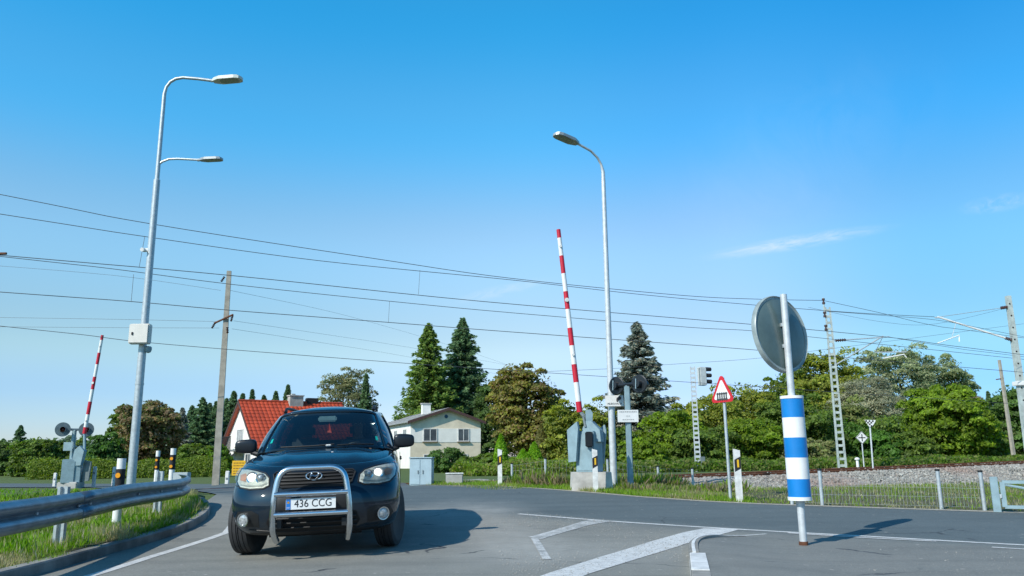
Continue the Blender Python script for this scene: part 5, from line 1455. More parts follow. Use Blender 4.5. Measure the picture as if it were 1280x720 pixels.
upole('slanting old wooden coloured pole rising before the trees near the right edge', (1268, 575), (1249, 450), 46, .085, .06)[0]
po = [o for o in bpy.data.objects if o.name.startswith('utility_pole')][-1]
MB().tube([(-.35, 0, 4.8), (.1, 0, 4.85)], .03, 5).build('crossarm', rust, po)
for lab, pts in (('faint line left of the concrete pole top', [(-60, 328), (140, 344), (276, 363)]), ('faint line going right from the concrete pole top', [(288, 363), (435, 395), (560, 431), (652, 462)]),
                 ('faint line left of the pole crossarm', [(-60, 396), (140, 399), (274, 402)]), ('faint lower line left of the pole crossarm', [(-60, 408), (140, 409.5), (274, 410)]),
                 ('faint line going right from the pole crossarm', [(292, 401), (400, 417), (510, 434), (655, 460)]), ('faint lower line going right from the pole crossarm', [(290, 411), (400, 428), (510, 446), (655, 474)])):
    wire(lab, pts, 0, .0055, (False, False), lambda px: 25 if px < 300 else 25+(px-300)*.099, 'power_line', 'thin power lines on the concrete pole')

# railway light signal
YS = 37.5; b_ = gxy(873, YS)
t = thing('railway_signal', 'slim white railway signal mast with ladder and hooded lights facing right', 'railway signal', (at(873, 590, YS).x, YS, b_.z-.1))
q = rel(865.5, 458, YS, t)
lattice(t, (0, 0, -.2), (q.x*.35, 0, q.z), .24, .20, 24, galv_l, .05)
hx = q.x*.35+.42; z0 = rel(875, 482, YS, t).z; z1 = rel(875, 459, YS, t).z
o = MB().box((hx, 0, (z0+z1)/2), (.34, .3, z1-z0), RZ(.3), .03).build('signal_head', M_('signal_head_grey', (.55, .58, .58), .5), t)
MB().box((hx-.13, -.12, (z0+z1)/2), (.05, .08, (z1-z0)*.9)).build('bracket', greyb_d, o)
for k in range(3):
    z = lerp(z0, z1, (k+.5)/3); M = MT((hx+.18, .04, z+.05), RZ(.25) @ RY(PI/2))
    MB().lathe([(.10, 0), (.09, .28), (.085, .28), (.095, 0)], 14, M).build('hood', blackm, o, True, 60)
MB().box((.22, 0, .5), (.22, .2, .5), None, .02).build('relay_box', greyb_d, t)

# marker boards
def boardpost(label, base, top, Y, kind, z0=None):
    x = at(base[0], base[1], Y).x; zb = at(base[0], base[1], Y).z if z0 is None else z0
    t = thing('railway_marker', label, 'railway marker', (x, Y, zb), 0, None)
    q = rel(*top, Y, t); t.rotation_euler = (0, math.atan2(q.x, q.z)*.4, 0)
    MB().tube([(0, 0, -.4), (0, 0, q.z-.05)], .028, 8).build('pole', galv_l, t, True)
    return t, q
t, q = boardpost('small chequered V shaped board on a tall thin white pole in the ballast', (1093, 607), (1090, 525), 28.0, 0)
M = Matrix.Translation((0, -.04, q.z)) @ FR
o = MB().prism([(-.19, 0), (.19, 0), (.17, -.05), (.05, -.23), (-.05, -.23), (-.17, -.05)], 0, .015, M).build('board', white, t)
mb = MB()
for i in range(6):
    for j in range(4):
        if (i+j) % 2 == 0:
            xa = -.17+i*.057; ya = -.01-j*.055; lim = .18-.035*j*1.1
            if abs(xa) < lim and abs(xa+.057) <= lim+.01: mb.prism([(xa, ya-.055), (xa+.057, ya-.055), (xa+.057, ya), (xa, ya)], .016, .018, M)
mb.build('chequer', blackm, o)
t, q = boardpost('small diamond board with black cross on a short pole behind the rails', (1080, 583), (1077, 541), 37.0, 1, .45)
zc = q.z-.22
M = Matrix.Translation((0, -.04, zc)) @ FR @ RZ(PI/4).to_4x4()
o = MB().prism([(-.2, -.2), (.2, -.2), (.2, .2), (-.2, .2)], 0, .015, M).build('board', white, t)
mb = MB()
M2 = Matrix.Translation((0, -.04, zc)) @ FR
for a in (0, PI/2): mb.prism([(-.16, -.022), (.16, -.022), (.16, .022), (-.16, .022)], .016+.001*(a > 0), .019+.001*(a > 0), M2 @ RZ(a).to_4x4())
for s in (-1, 1):
    mb.prism([(-.19, s*.185-.008), (.19, s*.185-.008), (.19, s*.185+.008), (-.19, s*.185+.008)], .016, .018, M)
    mb.prism([(s*.185-.008, -.175), (s*.185+.008, -.175), (s*.185+.008, .175), (s*.185-.008, .175)], .016, .018, M)
mb.build('cross', blackm, o)
p_ = at(1072, 580, 35)
t = thing('track_marker', 'tiny white knob like marker behind the rails near the diamond board', 'marker', (p_.x, 35, .5))
h_ = at(1072, 572, 35).z-.5; MB().lathe([(.06, -.2), (.06, h_*.7), (.10, h_*.72), (.11, h_*.85), (.06, h_), (.0, h_+.01)], 12).build('knob', white, t, True)
p_ = at(1064, 601, 28.6)
t = thing('drain_grate', 'small dark slotted grate set in the ballast slope', 'grate', tuple(p_))
MB().box((0, 0, 0), (.56, .10, .24)).build('box', greyb_d, t)
mb = MB()
for k in range(9): mb.box((-.24+k*.06, -.06, 0), (.028, .03, .20))
mb.build('bars', blackm, t); MB().box((0, -.04, .14), (.66, .22, .04)).build('lid', conc, t)

# ------------------------------------------------------------------ fences
def fence(label, P, heights, name='mesh_fence', spacing=.055, wr=.0035, rows=3, post_r=.032, mat=galv, panelm=None, pan_h=.92):
    """P: ground points of the posts; heights: post heights"""
    t = thing(name, label, 'fence', tuple(P[0]))
    o0 = Vector(P[0])
    for p, h in zip(P, heights):
        o = MB().tube([Vector(p)-o0+Vector((0, 0, -.2)), Vector(p)-o0+Vector((0, 0, h))], post_r, 10).build('post', mat, t, True)
        MB().tube([Vector(p)-o0+Vector((0, 0, h)), Vector(p)-o0+Vector((0, 0, h+.03))], post_r+.008, 10).build('cap', black, o, True)
    for (a, b, ha, hb) in zip(P, P[1:], heights, heights[1:]):
        a = Vector(a)-o0; b = Vector(b)-o0; L = (b-a).length; mb = MB(); n = max(2, int(L/spacing))
        for k in range(1, n):
            q = a.lerp(b, k/n); h = lerp(ha, hb, k/n)*pan_h; mb.tube([q+Vector((0, 0, .04)), q+Vector((0, 0, h))], wr, 3, False)
        for r_ in range(rows+1):
            f = .06+(pan_h-.06)*r_/rows; mb.tube([a+Vector((0, 0, ha*f)), b+Vector((0, 0, hb*f))], wr*1.1, 4, False)
        mb.build('wire_panel', panelm or mat, t)
    return t
fp = [gnd(1028, 631.5), gnd(1177, 635.5), gnd(1231, 637)]
d_ = (fp[0]-fp[1]); fp0 = fp[0]+d_*.27; fp = [Vector((fp0.x, fp0.y, H(fp0.x, fp0.y)))]+fp
Hs = [at(x, y, p.y).z-p.z for (x, y), p in zip(((1028, 588), (1177, 588.5), (1230, 590)), fp[1:])]
fence('low welded wire fence with round grey posts along the road on the right', fp, [Hs[0]]+Hs, pan_h=.80, wr=.0022, panelm=M_('fence_wire', (.30, .34, .34), .5, .3))
fq = [Vector((at(px, 600, Y).x, Y, H(at(px, 600, Y).x, Y))) for px, Y in ((640, 22.0), (682, 21.6), (760, 22.2), (823, 22.0), (866, 21.6))]
hq = [at(px, y, p.y).z-p.z for (px, y), p in zip(((640, 580), (682, 573.5), (760, 574), (823, 583.5), (866, 586)), fq)]
fence('old wire mesh fence among the weeds behind the barrier machine', fq, hq, wr=.0025, spacing=.10, mat=galv, panelm=M_('dull_wire', (.22, .23, .22), .6))
# gate at the right edge
g0 = gnd(1247, 640); s = g0.y/1000
t = thing('metal_gate', 'blue grey tubular gate with diagonal brace at the right edge', 'gate', (g0.x, g0.y, g0.z), math.atan2(dd.y, dd.x))
hg = at(1247, 600, g0.y).z-g0.z
MB().box((0, 0, hg/2), (.11, .11, hg+.1), None, .008).build('post', greyb, t)
fr = MB(); x0, x1, z0, z1 = .11, 1.75, .08, hg-.03
fr.box(((x0+x1)/2, 0, z1), (x1-x0, .05, .05)).box(((x0+x1)/2, 0, z0), (x1-x0-.001, .048, .05)).box((x0, 0, (z0+z1)/2), (.07, .052, z1-z0)).box((x1, 0, (z0+z1)/2), (.05, .052, z1-z0))
fr.tube([(x0+.02, 0, z1-.04), (x1-.02, 0, z0+.03)], .02, 6); gfo = fr.build('frame', greyb, t)
MB().box((.055, -.03, hg*.5), (.06, .03, .06)).build('hinge', galv, t)
MB().box((1.9, 0, hg/2), (.11, .11, hg+.1), None, .008).build('post', greyb, t)
# ------------------------------------------------------------------ car
paint, ntp, bp_ = nodes('dark_blue_black_paint')
f_ = noise(ntp, 3, 3, .5, None, .3, .7)
gz_ = N(ntp, 'ShaderNodeNewGeometry'); sz_ = N(ntp, 'ShaderNodeSeparateXYZ'); ntp.links.new(gz_.outputs['Position'], sz_.inputs[0])
mz_ = N(ntp, 'ShaderNodeMapRange', interpolation_type='SMOOTHSTEP'); ntp.links.new(sz_.outputs[2], mz_.inputs[0]); mz_.inputs[1].default_value = .75; mz_.inputs[2].default_value = .2
nz_ = noise(ntp, 7, 6, .7, None, .3, .75); mm_ = N(ntp, 'ShaderNodeMath', operation='MULTIPLY'); ntp.links.new(mz_.outputs[0], mm_.inputs[0]); ntp.links.new(nz_, mm_.inputs[1])
m5_ = N(ntp, 'ShaderNodeMath', operation='MULTIPLY'); ntp.links.new(mm_.outputs[0], m5_.inputs[0]); m5_.inputs[1].default_value = .45
ntp.links.new(mix(ntp, m5_.outputs[0], mix(ntp, f_, (.003, .015, .030), (.002, .010, .021)), (.07, .065, .055)), bp_.inputs['Base Color'])
bp_.inputs['Roughness'].default_value = .45; bp_.inputs['Metallic'].default_value = .05
bp_.inputs['Coat Weight'].default_value = 1; bp_.inputs['Specular IOR Level'].default_value = .08; 
dn_ = noise(ntp, 14, 5, .7, None, .3, .75)
mr_ = N(ntp, 'ShaderNodeMapRange'); ntp.links.new(dn_, mr_.inputs[0]); mr_.inputs[3].default_value = .02; mr_.inputs[4].default_value = .06
ntp.links.new(mr_.outputs[0], bp_.inputs['Coat Roughness'])
trim = M_('dark_trim', (.010, .011, .012), .55, 0, .3, 12)
void = M_('intake_black', (.004, .004, .0045), .8, 0, .2, 12)
def glass_mat(name, tint, gl=.06, gcol=(1, 1, 1)):
    m = bpy.data.materials.new(name); m.use_nodes = True; nt = m.node_tree; out = nt.nodes['Material Output']
    nt.nodes.remove(nt.nodes['Principled BSDF'])
    t = N(nt, 'ShaderNodeBsdfTransparent'); t.inputs[0].default_value = c4(tint)
    g = N(nt, 'ShaderNodeBsdfGlossy'); g.inputs['Roughness'].default_value = .02; g.inputs[0].default_value = c4(gcol)
    fr = N(nt, 'ShaderNodeFresnel'); fr.inputs[0].default_value = 1.5
    ad = N(nt, 'ShaderNodeMath', operation='MULTIPLY_ADD'); nt.links.new(fr.outputs[0], ad.inputs[0]); ad.inputs[1].default_value = .9; ad.inputs[2].default_value = gl*.3
    mx = N(nt, 'ShaderNodeMixShader'); nt.links.new(ad.outputs[0], mx.inputs[0]); nt.links.new(t.outputs[0], mx.inputs[1]); nt.links.new(g.outputs[0], mx.inputs[2]); nt.links.new(mx.outputs[0], out.inputs['Surface'])
    return m
wsg = glass_mat('windscreen_glass', (.66, .78, .78), .20); sdg = glass_mat('side_glass', (.25, .30, .30)); lmg = glass_mat('headlight_cover', (.85, .87, .85), .05)
interior = M_('interior_dark', (.035, .036, .04), .8); seatm = M_('seat_fabric', (.16, .16, .165), .9)

# place the car from its two front wheels
wl = gnd(308, 691); wr_ = gnd(492, 683.5)
cw = (wl+wr_)/2; print('wheels', wl, wr_, (wr_-wl).length)
YAW = math.radians(8.0)
CAR = thing('parked_car', 'dark blue black off road estate car with chrome bull bar driving towards the viewer', 'car')
CAR.name = 'car'
fwd = Vector((math.sin(YAW), -math.cos(YAW), 0)); rt = Vector((math.cos(YAW), math.sin(YAW), 0))
CY0 = -1.42           # front axle in car coordinates
org = Vector((cw.x, cw.y, 0))-(-fwd*0)+(-fwd)*(-CY0)
org.z = 0
zc0 = H(cw.x, cw.y)
# ground tilt under the wheels
zl_ = H(*(org+fwd*1.42-rt*.8).xy); zr_ = H(*(org+fwd*1.42+rt*.8).xy); zb_l = H(*(org-fwd*1.28-rt*.8).xy); zb_r = H(*(org-fwd*1.28+rt*.8).xy)
roll_ = math.atan2((zr_+zb_r-zl_-zb_l)/2, 1.6); pit_ = math.atan2((zb_l+zb_r-zl_-zr_)/2, 2.7)
CAR.rotation_mode = 'XYZ'
Rm = RZ(YAW) @ RX(pit_) @ RY(-roll_)
CAR.rotation_euler = Rm.to_euler(); CAR.location = (org.x, org.y, (zl_+zr_+zb_l+zb_r)/4+.005)
print('car', CAR.location, math.degrees(roll_), math.degrees(pit_))

def cr_(P, t):
    i = min(int(t), len(P)-2); f = t-i; p0 = P[max(0, i-1)]; p1 = P[i]; p2 = P[i+1]; p3 = P[min(len(P)-1, i+2)]
    return .5*((2*p1)+(p2-p0)*f+(2*p0-5*p1+4*p2-p3)*f*f+(-p0+3*p1-3*p2+p3)*f**3)
# rows: W, F(nose y), R(tail y), z front, z side, z rear, corner length, exponent
rows = [(.70, -2.02, 2.10, .25, .27, .32, .55, 2.6),
        (.84, -2.17, 2.22, .25, .27, .32, .58, 2.6),
        (.905, -2.25, 2.28, .34, .36, .40, .60, 2.7),
        (.935, -2.30, 2.315, .46, .50, .52, .60, 2.75),
        (.945, -2.315, 2.33, .58, .64, .64, .60, 2.8),
        (.945, -2.29, 2.33, .69, .77, .78, .62, 2.75),
        (.935, -2.235, 2.30, .79, .88, .92, .66, 2.6),
        (.92, -2.18, 2.27, .87, .97, 1.02, .72, 2.5),
        (.90, -2.12, 2.25, .935, 1.04, 1.10, .80, 2.4),
        (.865, -2.04, 2.22, .98, 1.09, 1.15, .85, 2.35)]
def outline(W, F, Rr, zf, zs, zr, cl, n):
    pts = []
    yc = F+cl
    for k in range(11):
        th = PI/2*k/10; pts.append(Vector((W*math.sin(th)**(2/n), yc-cl*math.cos(th)**(2/n), 0)))
    yr = Rr-.45
    ys_ = [lerp(yc, yr, k/14) for k in range(1, 14)]
    for y in ys_: pts.append(Vector((W*(1-.012*((y-.3)/1.5)**2), y, 0)))
    for k in range(0, 8):
        th = PI/2*k/7; m = 3.2; pts.append(Vector((W*.985*math.cos(th)**(2/m), yr+.45*math.sin(th)**(2/m), 0)))
    for p in pts:
        a = ss(-2.2, -.9, p.y)**.8; b = ss(.6, 2.2, p.y); p.z = lerp(lerp(zf, zs, a), zr, b)
    return pts
loops = []
for r in rows: loops.append(outline(*r))
def inner(base, W, dz):
    q = []
    for p in base:
        hood = 1-ss(-1.1, -.85, p.y)
        sx = lerp(W/rows[-1][0], .80/rows[-1][0], hood); q.append(Vector((p.x*sx, lerp(p.y, p.y*.985, 1), p.z+dz)))
    return q
loops.append(inner(loops[-1], .845, .008)); loops.append(inner(loops[-2], .80, -.10))
last = [Vector((p.x*.95, p.y*.95, .55)) for p in loops[-1]]; loops.append(last)
vs = []; fs = []
def full(lp): return lp+[Vector((-p.x, p.y, p.z)) for p in reversed(lp[1:-1])]
FL = [full(l) for l in loops]; m = len(FL[0])
for l in FL: vs += l
for i in range(len(FL)-1):
    for k in range(m): fs.append((i*m+k, i*m+(k+1) % m, (i+1)*m+(k+1) % m, (i+1)*m+k))
fs.append(tuple(reversed(range(m)))); fs.append(tuple((len(FL)-1)*m+k for k in range(m)))
tmp = MB().add(vs, fs).build('tmp', paint)
md = tmp.modifiers.new('s', 'SUBSURF'); md.levels = 2; md.render_levels = 2
cut = MB()
WX, WR_ = .81, .37
for yy in (CY0, 1.28):
    for s in (-1, 1): cut.tube([(s*.50, yy, .385), (s*1.15, yy, .385)], .425, 40)
cuto = cut.build('cut', void)
bm_ = tmp.modifiers.new('b', 'BOOLEAN'); bm_.object = cuto; bm_.operation = 'DIFFERENCE'; bm_.solver = 'EXACT'
dg = bpy.context.evaluated_depsgraph_get(); dg.update()
bme = bpy.data.meshes.new_from_object(tmp.evaluated_get(dg)); bme.name = 'body'
bpy.data.objects.remove(tmp); bpy.data.objects.remove(cuto)
body = mesh_obj('body', bme, None, CAR)
bme.polygons.foreach_set('use_smooth', [True]*len(bme.polygons)); bme.set_sharp_from_angle(angle=math.radians(42))
# lower sills and wheel arch interiors dark
bme.materials.clear(); bme.materials.append(paint); bme.materials.append(trim)
for p in bme.polygons:
    c = p.center; d1 = min(math.hypot(c.y-CY0, c.z-.385), math.hypot(c.y-1.28, c.z-.385))
    if c.z < .29 or (d1 < .428 and abs(c.x) < .93): p.material_index = 1
bmf = bmesh.new(); bmf.from_mesh(bme); BV = BVHTree.FromBMesh(bmf); bmf.free()
def proj(x, z, off=.004, extra=None):
    h = BV.ray_cast(Vector((x, -4, z)), Vector((0, 1, 0)))
    if h[0] is None: 
        h = BV.find_nearest(Vector((x, -1.9, z)))
        return h[0]+h[1]*off
    n = h[1]; n = n if n.y < 0 else -n
    return h[0]+n*off
def patch(name, outl, off, mat, parent, step=.025, rim=True, bulge=0):
    P = [Vector((a, b)) for a, b in outl]; Q = []
    for a, b in zip(P, P[1:]+P[:1]):
        n = max(1, int((b-a).length/step)); Q += [a.lerp(b, k/n) for k in range(n)]
    x0 = min(p.x for p in Q); x1 = max(p.x for p in Q); y0 = min(p.y for p in Q); y1 = max(p.y for p in Q)
    pts = list(Q)
    for x in np.arange(x0+step/2, x1, step):
        for y in np.arange(y0+step/2, y1, step): pts.append(Vector((x+.0007, y+.0003)))
    n = len(Q); v, e, f, *_ = delaunay_2d_cdt(pts, [], [list(range(n))], 1, 1e-5)
    cx, cz_ = (x0+x1)/2, (y0+y1)/2
    def o_(p):
        r = ((p.x-cx)/(x1-x0)*2)**2+((p.y-cz_)/(y1-y0)*2)**2; return off+bulge*max(0, 1-r*.5)
    V3 = [proj(p.x, p.y, o_(p)) for p in v]
    mb = MB(); mb.add(V3, [tuple(q) for q in f])
    if rim:   # skirt back to the body
        b = len(V3); idx = {}
        for i, p in enumerate(v): idx[(round(p.x, 5), round(p.y, 5))] = i
        ring = [idx.get((round(q.x, 5), round(q.y, 5))) for q in Q]; ring = [r for r in ring if r is not None]
        sk = [proj(v[r].x, v[r].y, -.01) for r in ring]; mb.v += [tuple(q) for q in sk]
        for k in range(len(ring)): k2 = (k+1) % len(ring); mb.f.append((ring[k], ring[k2], b+k2, b+k)); mb.mi.append(0)
    o = mb.build(name, mat, parent, True, 50)
    return o
def mir(pts): return [(-a, b) for a, b in reversed(pts)]
# shut lines as thin dark strips
def strip_on(name, line, w, off, mat, parent):
    mb = MB(); L = [Vector((a, 0, b)) for a, b in line]; D = []
    for a, b in zip(L, L[1:]):
        n = max(1, int((b-a).length/.03)); D += [a.lerp(b, k/n) for k in range(n)]
    D.append(L[-1]); q = [proj(p.x, p.z, off) for p in D]
    mb.tube(q, w, 5); return mb.build(name, mat, parent, True)
# hood
hv = []; nu, nv = 28, 16
fr_edge = loops[-2]
def front_y(x):
    L = loops[-3]; best = None
    for a, b in zip(L, L[1:]):
        if a.x <= x <= b.x or b.x <= x <= a.x:
            if abs(b.x-a.x) < 1e-6: continue
            return lerp(a.y, b.y, (x-a.x)/(b.x-a.x))
    return -1.3
HW = .805
for j in range(nv+1):
    v = j/nv
    for i in range(nu+1):
        u = -1+2*i/nu; x = u*HW*(1-.05*(1-v)**3)
        yf = front_y(min(abs(x), .86)); yf = min(yf, -1.55)+.03
        yk = -1.30+.28*abs(u)**2.2
        y = lerp(yf, yk, v)
        ze = lerp(.985, 1.105, v**.75)
        z = ze+.062*(1-abs(u)**2.4)*(v**.5)*(.75+.25*v)+.012*math.exp(-((abs(u)-.52)/.10)**2)*min(1, v*2)
        z -= .055*(1-v)**6*(1-.3*abs(u))
        hv.append((x, y, z))
mb = MB(); nn = nu+1
mb.add(hv, [(j*nn+i, j*nn+i+1, (j+1)*nn+i+1, (j+1)*nn+i) for j in range(nv) for i in range(nu)])
# front lip of the hood folds down
b = len(mb.v); lip = [(hv[i][0], hv[i][1]+.02, hv[i][2]-.05) for i in range(nn)]; mb.v += lip
for i in range(nu): mb.f.append((i, b+i, b+i+1, i+1)); mb.mi.append(0)
hood = mb.build('bonnet', paint, CAR, True, 70); m2 = hood.modifiers.new('s', 'SUBSURF'); m2.levels = 1; m2.render_levels = 1
# cowl
mb = MB(); cp = []
for i in range(21):
    u = -1+i/10; cp.append((u*.80, -1.30+.28*abs(u)**2.2, 1.165-.05*abs(u)**2.4+.003))
vs = []; 
for (x, y, z) in cp: vs += [(x, y-.02, z-.02), (x, y+.13, z-.012)]
mb.add(vs, [(2*i, 2*i+1, 2*i+3, 2*i+2) for i in range(20)]); mb.build('cowl', trim, CAR, True)

# greenhouse
A = [(0, -1.24, 1.175), (.26, -1.22, 1.172), (.50, -1.16, 1.162), (.66, -1.07, 1.15), (.755, -.97, 1.135), (.825, -.86, 1.115), (.855, -.66, 1.105), (.862, .0, 1.11), (.862, .10, 1.11), (.86, .86, 1.125), (.858, .95, 1.13), (.835, 1.62, 1.16), (.80, 1.88, 1.17), (.52, 2.06, 1.15), (0, 2.12, 1.15)]
Bt = [(0, -.40, 1.655), (.22, -.395, 1.652), (.42, -.375, 1.642), (.545, -.34, 1.625), (.605, -.29, 1.605), (.645, -.20, 1.59), (.665, -.06, 1.60), (.685, .17, 1.61), (.685, .25, 1.61), (.68, .86, 1.61), (.678, .94, 1.608), (.645, 1.48, 1.585), (.61, 1.70, 1.57), (.42, 1.83, 1.57), (0, 1.87, 1.575)]
A = [Vector(a) for a in A]; Bt = [Vector(b) for b in Bt]
def gp_(s, t):
    sg_ = 1 if s >= 0 else -1; s = abs(s); a = cr_(A, s); b = cr_(Bt, s); p = a.lerp(b, t)
    bul = .028*math.sin(PI*t); 
    if s < 4.3: p.y -= bul*.8; p.z += bul*.5
    elif s < 12.3: p.x += bul*1.1
    else: p.y += bul
    p.x *= sg_; return p
S = [k*.25 for k in range(-56, 57)]; T = [0, .05, .12, .25, .4, .55, .7, .82, .90, .96, 1.0]
def kind_(s, t):
    s = abs(s)
    if s < 3.95: return 'ws' if t < .955 else 'b'
    if 5.7 < s < 7.0: return 'sd1' if .04 < t < .91 else 'b'
    if 8.0 < s < 9.0: return 'sd2' if .04 < t < .91 else 'b'
    if 10.0 < s < 11.2: return 'sd3' if .10 < t < .87 else 'b'
    if s > 12.6: return 'rw' if .10 < t < .90 else 'b'
    return 'b'
sets = {}
for i in range(len(S)-1):
    for j in range(len(T)-1):
        k = kind_((S[i]+S[i+1])/2, (T[j]+T[j+1])/2); side = 'L' if S[i] < 0 else 'R'
        key = k if k in ('b', 'ws', 'rw') else k+side
        sets.setdefault(key, []).append([gp_(S[i], T[j]), gp_(S[i+1], T[j]), gp_(S[i+1], T[j+1]), gp_(S[i], T[j+1])])
def from_quads(qs, name, mat, parent, off=0, extra=None):
    mb = MB(); idx = {}
    for q in qs:
        f = []
        for p in q:
            k = (round(p.x, 4), round(p.y, 4), round(p.z, 4))
            if k not in idx: idx[k] = len(mb.v); mb.v.append(tuple(p))
            f.append(idx[k])
        if len(set(f)) > 2: mb.f.append(tuple(dict.fromkeys(f))); mb.mi.append(0)
    return mb.build(name, mat, parent, True, 60)
# roof skin joins the frame
rq = []
def roofp(s, k):
    p = gp_(s, 1.0); a = abs(s); cy = min(max(p.y, -.05), 1.5); cz = 1.705 if p.y < 1.2 else 1.69
    q = Vector((p.x*(1-k), lerp(p.y, cy, k), p.z+(cz-p.z)*(1-(1-k)**2.1)))
    return q
K = [0, .06, .16, .35, .6, .85, 1.0]
for i in range(len(S)-1):
    for j in range(len(K)-1): rq.append([roofp(S[i], K[j]), roofp(S[i+1], K[j]), roofp(S[i+1], K[j+1]), roofp(S[i], K[j+1])])
cab = from_quads(sets['b']+rq, 'roof', paint, CAR); so_ = cab.modifiers.new('t', 'SOLIDIFY'); so_.thickness = .03; so_.offset = 0
wso = from_quads(sets['ws'], 'windscreen', wsg, CAR)
from_quads(sets['rw'], 'rear_window', glass_mat('rear_privacy_glass', (.10, .10, .11)), CAR)
for k in ('sd1L', 'sd1R', 'sd2L', 'sd2R', 'sd3L', 'sd3R'): from_quads(sets[k], 'side_window', sdg, CAR)
# black frit round the windscreen
fq_ = []
for (s0, s1, t0, t1) in [(a, a+.25, .88, .955) for a in np.arange(-3.75, 3.75, .25)]+[(a, a+.25, .0, .05) for a in np.arange(-4, 4, .25)]+[(3.72, 3.97, b, b+.1) for b in np.arange(0, .9, .1)]+[(-3.97, -3.72, b, b+.1) for b in np.arange(0, .9, .1)]:
    q = [gp_(s0, t0), gp_(s1, t0), gp_(s1, t1), gp_(s0, t1)]; fq_.append([p+Vector((0, .006, -.003)) for p in q])
from_quads(fq_, 'windscreen_border', trim, wso)
# pillar gutters
for s in (-1, 1):
    MB().tube([gp_(s*4.15, t_)+Vector((s*.0, -.006, .004)) for t_ in (0, .2, .4, .6, .8, .97)], .009, 5).build('pillar_seal', trim, cab, True)
# roof rails
for s in (-1, 1):
    pts_ = []
    for y in np.linspace(-.10, 1.50, 14):
        pts_.append((s*(.605-.02*abs(y-.6)), y, 1.690+.035*math.sin(PI*(y+.10)/1.6)**.35))
    MB().tube([(s*.59, -.16, 1.655)]+pts_+[(s*.57, 1.56, 1.65)], [.024]+[.021]*14+[.024], 8).build('roof_rail', trim, CAR, True)
# mirrors
for s in (-1, 1):
    mb = MB()
    bmx = bmesh.new(); bmesh.ops.create_uvsphere(bmx, u_segments=24, v_segments=16, radius=1)
    for v in bmx.verts:
        p = [math.copysign(abs(c)**.55, c) for c in v.co]; k_ = 1-.16*(p[0]*s+1)/2
        v.co = Vector((p[0]*.135, p[1]*.065*k_, p[2]*.095*k_))
    bmx.verts.ensure_lookup_table()
    mb.add([v.co+Vector((s*1.00, -.71, 1.225)) for v in bmx.verts], [[v.index for v in f.verts] for f in bmx.faces]); bmx.free()
    o = mb.build('wing_mirror', M_('mirror_shell', (.012, .016, .022), .3, .2), CAR, True, 60)
    MB().tube([(s*.84, -.74, 1.12), (s*.93, -.72, 1.15)], [.035, .03], 8).build('arm', trim, o, True)
    MB().box((s*1.00, -.642, 1.225), (.20, .006, .14), None, .002).build('mirror_glass', chrome, o)
# headlights (image right side is +x)
HL = [(.49, .800), (.55, .775), (.70, .768), (.82, .785), (.88, .84), (.892, .91), (.872, .965), (.78, .966), (.66, .948), (.55, .918), (.50, .875)]
refl = M_('headlight_reflector', (.68, .70, .62), .35, .25, .35, 30)
hazy = M_('hazy_reflector_edge', (.40, .42, .37), .4, .2, .3, 14)
lit = M_('lit_lamp', (.95, .95, .92), .15, em=(1, .98, .92), ems=1.3)
ambr = M_('turn_reflector', (.60, .30, .17), .3, .1, .3, 20)
for s in (-1, 1):
    O = HL if s > 0 else mir(HL)
    hl = patch('headlight', O, .003, refl, CAR, .02)
    cxm, czm = .69, .865
    Oi = [(cxm+(a-cxm)*1.06, czm+(b-czm)*1.12) for a, b in HL]; Oi = Oi if s > 0 else mir(Oi)
    ring_ = [proj(a, b, .004) for a, b in Oi]; 
    MB().tube(ring_+[ring_[0]], .007, 6, False).build('seal', trim, hl, True)
    for (x, z, r, mt) in ((.685, .87, .050, lit if True else chrome), (.585, .862, .042, chrome)):
        c = proj(s*x, z, .022); M = MT(c, aim((s*.30, -1, .10)))
        o = MB().lathe([(r*1.25, -.02), (r*1.22, .008), (r*1.0, .004), (r*.98, -.01)], 24, M).build('lamp_ring', chrome, hl, True, 40)
        MB().lathe([(.0, .02), (r*.5, .016), (r*.85, .006), (r*.9, -.012)], 20, M).build('bulb_lens', mt if mt is lit else M_('clear_bulb', (.55, .57, .58), .08, .6, .3, 40), hl, True, 60)
    T_ = [(.765, .84), (.835, .85), (.855, .905), (.79, .925), (.76, .90)]
    patch('turn_signal', T_ if s > 0 else mir(T_), .007, ambr, hl, .02, False)
    patch('hazed_rim', [(a, b) for a, b in (([(.50, .815), (.56, .79), (.70, .785), (.82, .80), (.815, .812), (.70, .80), (.565, .806), (.515, .826)]) if s > 0 else mir([(.50, .815), (.56, .79), (.70, .785), (.82, .80), (.815, .812), (.70, .80), (.565, .806), (.515, .826)]))], .0085, hazy, hl, .02, False)
    patch('cover', O, .034, lmg, hl, .025, False, .012)
# grille
GR = [(-.40, .80), (-.33, .765), (.33, .765), (.40, .80), (.435, .90), (.41, .925), (-.41, .925), (-.435, .90)]
gr = patch('grille', GR, .004, void, CAR, .03, False)
for z in (.80, .835, .87, .902):
    w = .37 if z < .81 else .41; q = [proj(x, z, .016) for x in np.linspace(-w, w, 17)]
    MB().tube(q, .0085, 5).build('grille_bar', M_('grille_bar_dark', (.010, .011, .012), .6, .0), gr, True)
q = [proj(x, z, .012) for x, z in [(a*1.02, b) for a, b in GR]]; MB().tube(q+[q[0]], .010, 6, False).build('surround', trim, gr, True)
